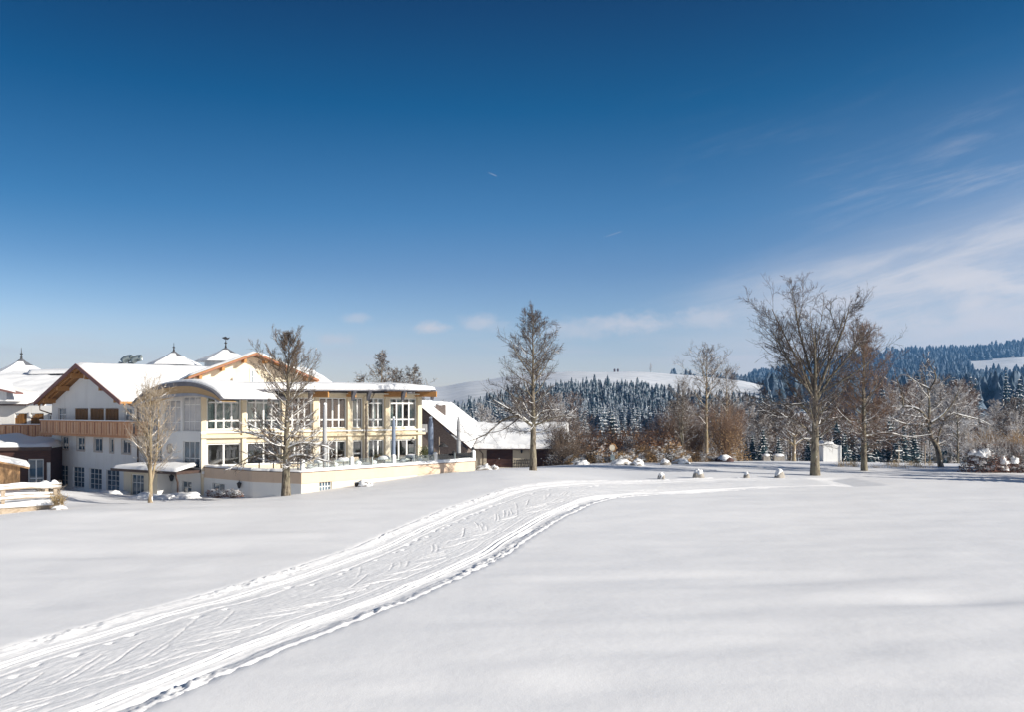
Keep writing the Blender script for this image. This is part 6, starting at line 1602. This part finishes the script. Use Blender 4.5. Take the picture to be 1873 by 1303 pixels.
# posts
for px, py0, py1, Y, lab, cross in ((1644, 818, 848, 86, 'pale signpost with a short cross piece behind the dry grass', True), (1692, 816, 856, 77, 'thin pale post beside the crooked fruit tree', False)):
    x = WX(px, Y); z = gz(x, Y); zt = WZ(py0, Y); s = MB(); s.tube([(x, Y, z - .3), (x, Y, zt)], .055, M['greywood'], 6)
    if cross: s.box(x - .35, x + .35, Y - .06, Y - .02, zt - .5, zt - .36, M['frame'])
    tag(s.build('post'), lab, 'post')
# round sign on its post before the hedge
Y = 80; x = WX(1120, Y); z = gz(x, Y); zc_ = WZ(820, Y); e = empty('round_sign', (x, Y, z), 'round pale sign with a dark rim on a post before the brown hedge', 'sign')
s = MB(); s.tube([(x, Y, z - .3), (x, Y, zc_)], .07, M['frame'], 8); s.build('post', e)
s = MB(); s.prism([(x + .31 * math.cos(a), Y - .12, zc_ + .34 * math.sin(a)) for a in np.linspace(0, 2 * PI, 20, endpoint=False)], [(x + .31 * math.cos(a), Y - .08, zc_ + .34 * math.sin(a)) for a in np.linspace(0, 2 * PI, 20, endpoint=False)], M['cream2']); s.build('plate', e)
s = MB(); s.tube([(x + .34 * math.cos(a), Y - .10, zc_ + .37 * math.sin(a)) for a in np.linspace(-1.6, 1.9, 16)], .06, M['wood'], 6); s.build('rim', e)
s = MB(); s.box(x - .2, x + .22, Y - .15, Y - .07, zc_ - 1.25, zc_ - .7, M['balgreen'] if 'balgreen' in M else M['steel']); s.build('panel', e)

# ------------------------------------------------------------------ terrace things
# balustrade: white posts and glass
bal = empty('balustrade', tuple(T3.pt(1, rim)), 'glass terrace balustrade between short white posts', 'balustrade')
ps = [553, 600, 643, 681, 720, 757, 796, 832, 866]
us = [T3.uz(p, 850, -.1)[0] for p in ps]
for i, u in enumerate(us):
    s = MB(); big = i in (0, 2, 4, 6, 8); w = .13 if big else .035
    T3.box(s, u - w, u + w, rim + .05, rim + (.85 if big else .8), -.1 - w, -.1 + w, M['frame'] if big else M['steel']); p = s.build('post', bal)
    if big:
        s = MB(); blob(s, T3.pt(u, rim + .84, -.1), (.15, .15, .10), M['roofsnow'], i, 10, 6, .1); s.build('snow_cap', p, True)
for a, b in zip(us, us[1:]):
    s = MB(); T3.box(s, a + .15, b - .15, rim + .22, rim + .75, -.112, -.10, M['balglass']); s.build('pane', bal)
us = [.2, 1.9, 3.6]
bal2 = empty('balustrade', tuple(T2.pt(1, rim)), 'short thin railing on the terrace corner left of the snow laden tree', 'balustrade')
for px in (474, 500, 525, 545):
    u = T2.uz(px, 850, -.1)[0]; s = MB(); T2.box(s, u - .03, u + .03, rim + .05, rim + .8, -.13, -.07, M['iron']); s.build('post', bal2)
s = MB(); T2.box(s, .3, T2.L - .2, rim + .78, rim + .82, -.13, -.07, M['iron']); s.build('rail', bal2)
# closed tall parasols in grey blue covers
def parasol(px, py0, py1, back, label, m, wpx):
    u, _ = T3.uz(px, 840, -back); p = T3.pt(u, 1.4, -back); zt = WZ(py0, p.y); w = wpx / FPX * p.y / 2
    e = empty('closed_parasol', tuple(p), label, 'parasol', 'closed parasols on the terrace')
    s = MB(); s.tube([(p.x, p.y, 1.4), (p.x, p.y, zt + .06)], .04, M['greywood'], 8); s.build('pole', e)
    s = MB(); n = 9; 
    pts = [(p.x, p.y, 1.75 + (zt - 1.75) * i / n) for i in range(n + 1)]; s.tube(pts, [w * k for k in (.7, .95, 1.0, .92, 1.0, .95, .98, .9, .8, .35)], M[m], 10); s.build('cover', e, False)
    s = MB(); blob(s, (p.x, p.y, zt - .02), (w * .6, w * .6, .12), M['roofsnow'], px, 10, 6, .1); s.build('snow_cap', e, True)
    s = MB(); s.box(p.x - .35, p.x + .35, p.y - .35, p.y + .35, 1.395, 1.5, M['stone']); s.build('base', e)
parasol(594, 740, 850, 1.0, 'grey closed parasol half hidden by the branches of the snow laden tree', 'fabric2', 8)
parasol(720, 765, 850, 1.2, 'slim blue grey closed parasol in front of the rightmost window bay', 'fabric', 7)
parasol(788, 765, 850, 1.4, 'thick blue closed parasol right of the pavilion corner', 'fabric', 10)
parasol(839, 764, 850, 1.5, 'pale grey closed parasol in front of the farmhouse roof', 'fabric2', 8)
# dome shaped lamp, lanterns, pots, chairs
def on_terr(px, back): u, _ = T3.uz(px, 840, -back); return T3.pt(u, 1.5, -back)
p = on_terr(811, 2.2); e = empty('dome_lamp', tuple(p), 'dark dome shaped lamp on a pole between the two right hand parasols', 'lamp'); zt = WZ(813, p.y)
s = MB(); s.tube([(p.x - .35, p.y, 1.4), (p.x - .35, p.y, zt + .6)], .035, M['greywood'], 6); s.build('pole', e)
s = MB(); s.tube([(p.x, p.y, zt - .25), (p.x, p.y, zt - .2), (p.x, p.y, zt - .05), (p.x, p.y, zt + .05)], [.42, .38, .2, .03], M['iron'], 12); s.build('shade', e)
s = MB(); s.tube([(p.x - .35, p.y, zt + .1), (p.x, p.y, zt + .1), (p.x, p.y, zt)], .02, M['iron'], 5); s.build('bracket', e)
def pot(px, back, label, h, r, leafm='green', n=500, group=None):
    p = on_terr(px, back); e = empty('potted_plant', tuple(p), label, 'potted plant', group)
    s = MB(); s.tube([(p.x, p.y, 1.4), (p.x, p.y, 1.4 + h * .55)], [r * .6, r * .8], M['stone'], 10); s.build('pot', e)
    me = leafy('pl', px, r * 1.6, r * 1.6, h * .9, n, leafm, 'roofsnow', -.1, 20, .07, 'green'); o = link_local('foliage', me, e); o.location = (0, 0, h * .55 - .1)
pot(780, 3.0, 'potted evergreen with yellow green leaves by the corner of the glazed wing', 1.0, .42)
pot(693, 2.6, 'brown leaved pot plant in front of the window left of the slim parasol', .7, .3, 'ochre', 300)
for px, back, lab in ((795, .9, 'iron lantern left of the dome shaped lamp'), (830, 1.6, 'iron lantern left of the pale grey parasol'), (865, .5, 'iron lantern on the far end of the terrace wall'), (552, .3, 'iron lantern on the terrace corner pillar')):
    p = on_terr(px, back); s = MB(); zz = 1.5 + (.85 if px in (552, 865) else .55)
    s.tube([(p.x, p.y, 1.45), (p.x, p.y, zz)], .03, M['iron'], 6); s.tube([(p.x, p.y, zz), (p.x, p.y, zz + .08), (p.x, p.y, zz + .32), (p.x, p.y, zz + .38), (p.x, p.y, zz + .5)], [.05, .12, .14, .17, .02], M['iron'], 6)
    tag(s.build('terrace_lantern'), lab, 'lantern')
def chair(px, back, rz, label, group='snow covered terrace chairs', kind='chair'):
    p = on_terr(px, back); e = empty('garden_chair' if kind == 'chair' else 'terrace_table', (p.x, p.y, 1.42), label, kind, group); e.rotation_euler = (0, 0, rz)
    def L_(name, s, sm=False): return link_local(name, s.mesh(name, sm), e)
    if kind == 'chair':
        for x, y in ((-.22, -.22), (.22, -.22), (-.22, .22), (.22, .22)): s = MB(); s.tube([(x, y, 0), (x * .9, y * .9, .45)], .02, M['iron'], 5); L_('leg', s)
        s = MB(); s.box(-.24, .24, -.24, .24, .43, .47, M['greywood']); L_('seat', s)
        s = MB(); s.hexa([(-.24, .2, .5), (.24, .2, .5), (.24, .24, .5), (-.24, .24, .5), (-.24, .28, .95), (.24, .28, .95), (.24, .32, .95), (-.24, .32, .95)], M['greywood']); L_('backrest', s)
        s = MB(); blob(s, (0, 0, .48), (.27, .25, .22), M['roofsnow'], 1, 12, 7, .08); L_('snow', s, True)
    else:
        s = MB(); s.tube([(0, 0, 0), (0, 0, .7)], .05, M['iron'], 8); L_('leg', s)
        s = MB(); s.tube([(0, 0, .7), (0, 0, .74)], .5, M['greywood'], 16); L_('table_top', s)
        s = MB(); blob(s, (0, 0, .75), (.5, .5, .24), M['roofsnow'], 1, 14, 7, .06); L_('snow', s, True)
for i, (px, back, rz, kd, lab) in enumerate(((486, 1, 0, 'chair', ''), (568, 1.4, .3, 'chair', 'terrace chair just right of the corner pillar'), (583, 2.0, 0, 'table', 'snow covered table left of the grey parasol'), (612, 2.0, 2.6, 'chair', 'terrace chair right of the grey parasol'),
        (628, 2.6, .2, 'table', 'snow covered table in front of the brown blinds'), (655, 2.2, .8, 'chair', 'terrace chair in front of the glazed door'), (684, 1.6, 2.2, 'chair', 'terrace chair left of the slim parasol'), (703, 2.0, 0, 'table', 'snow covered table beside the slim parasol'), (738, 1.6, .5, 'chair', 'terrace chair right of the slim parasol'), (752, 2.2, 0, 'table', 'snow covered table in front of the rightmost window bay'), (768, 1.6, 1.8, 'chair', 'terrace chair left of the thick blue parasol'))):
    if i == 0: continue
    chair(px, back, rz, lab, 'snow covered terrace chairs' if kd == 'chair' else 'snow covered terrace tables', kd)

# ------------------------------------------------------------------ trees outside the frame on the right: their shadows fall into the picture
for px, Y, s, lab in ((2010, 62, .95, 'bare tree beyond the right edge of the picture, nearer one'), (2120, 66, 1.0, 'bare tree beyond the right edge of the picture, farther one')):
    x = WX(px, Y); place_tree(gen[0], 'bare_tree', x, Y, gz(x, Y), lab, 'tree', px, (s * 1.25,) * 3)

for px, Y, s, lab in ((1985, 60.5, .50, 'young spruce just beyond the right edge of the picture, farther one'), (2040, 58.0, .55, 'young spruce just beyond the right edge of the picture, nearer one')):
    x = WX(px, Y); o = bpy.data.objects.new('spruce_tree', near_sp[1][0]); COL.objects.link(o); o.location = (x, Y, gz(x, Y)); o.scale = (s, s, s); tag(o, lab, 'spruce')

# ------------------------------------------------------------------ air
hz = MB(); hz.box(-3300, 3800, -40, 2290, -45, 172, M['snow'])
def haze():
    m = bpy.data.materials.new('haze_air'); m.use_nodes = True; nt = m.node_tree; nt.nodes.clear()
    o = nt.nodes.new('ShaderNodeOutputMaterial'); v = nt.nodes.new('ShaderNodeVolumePrincipled')
    v.inputs['Color'].default_value = (.20, .50, 1, 1); v.inputs['Density'].default_value = HAZE; v.inputs['Anisotropy'].default_value = .2
    nt.links.new(v.outputs[0], o.inputs['Volume'])
    me = hz.mesh('haze'); me.materials.clear(); me.materials.append(m); o = link('haze', me); tag(o, 'thin cold winter air', None, None, 'stuff')
HAZE = .00024
if HAZE > 0: haze()
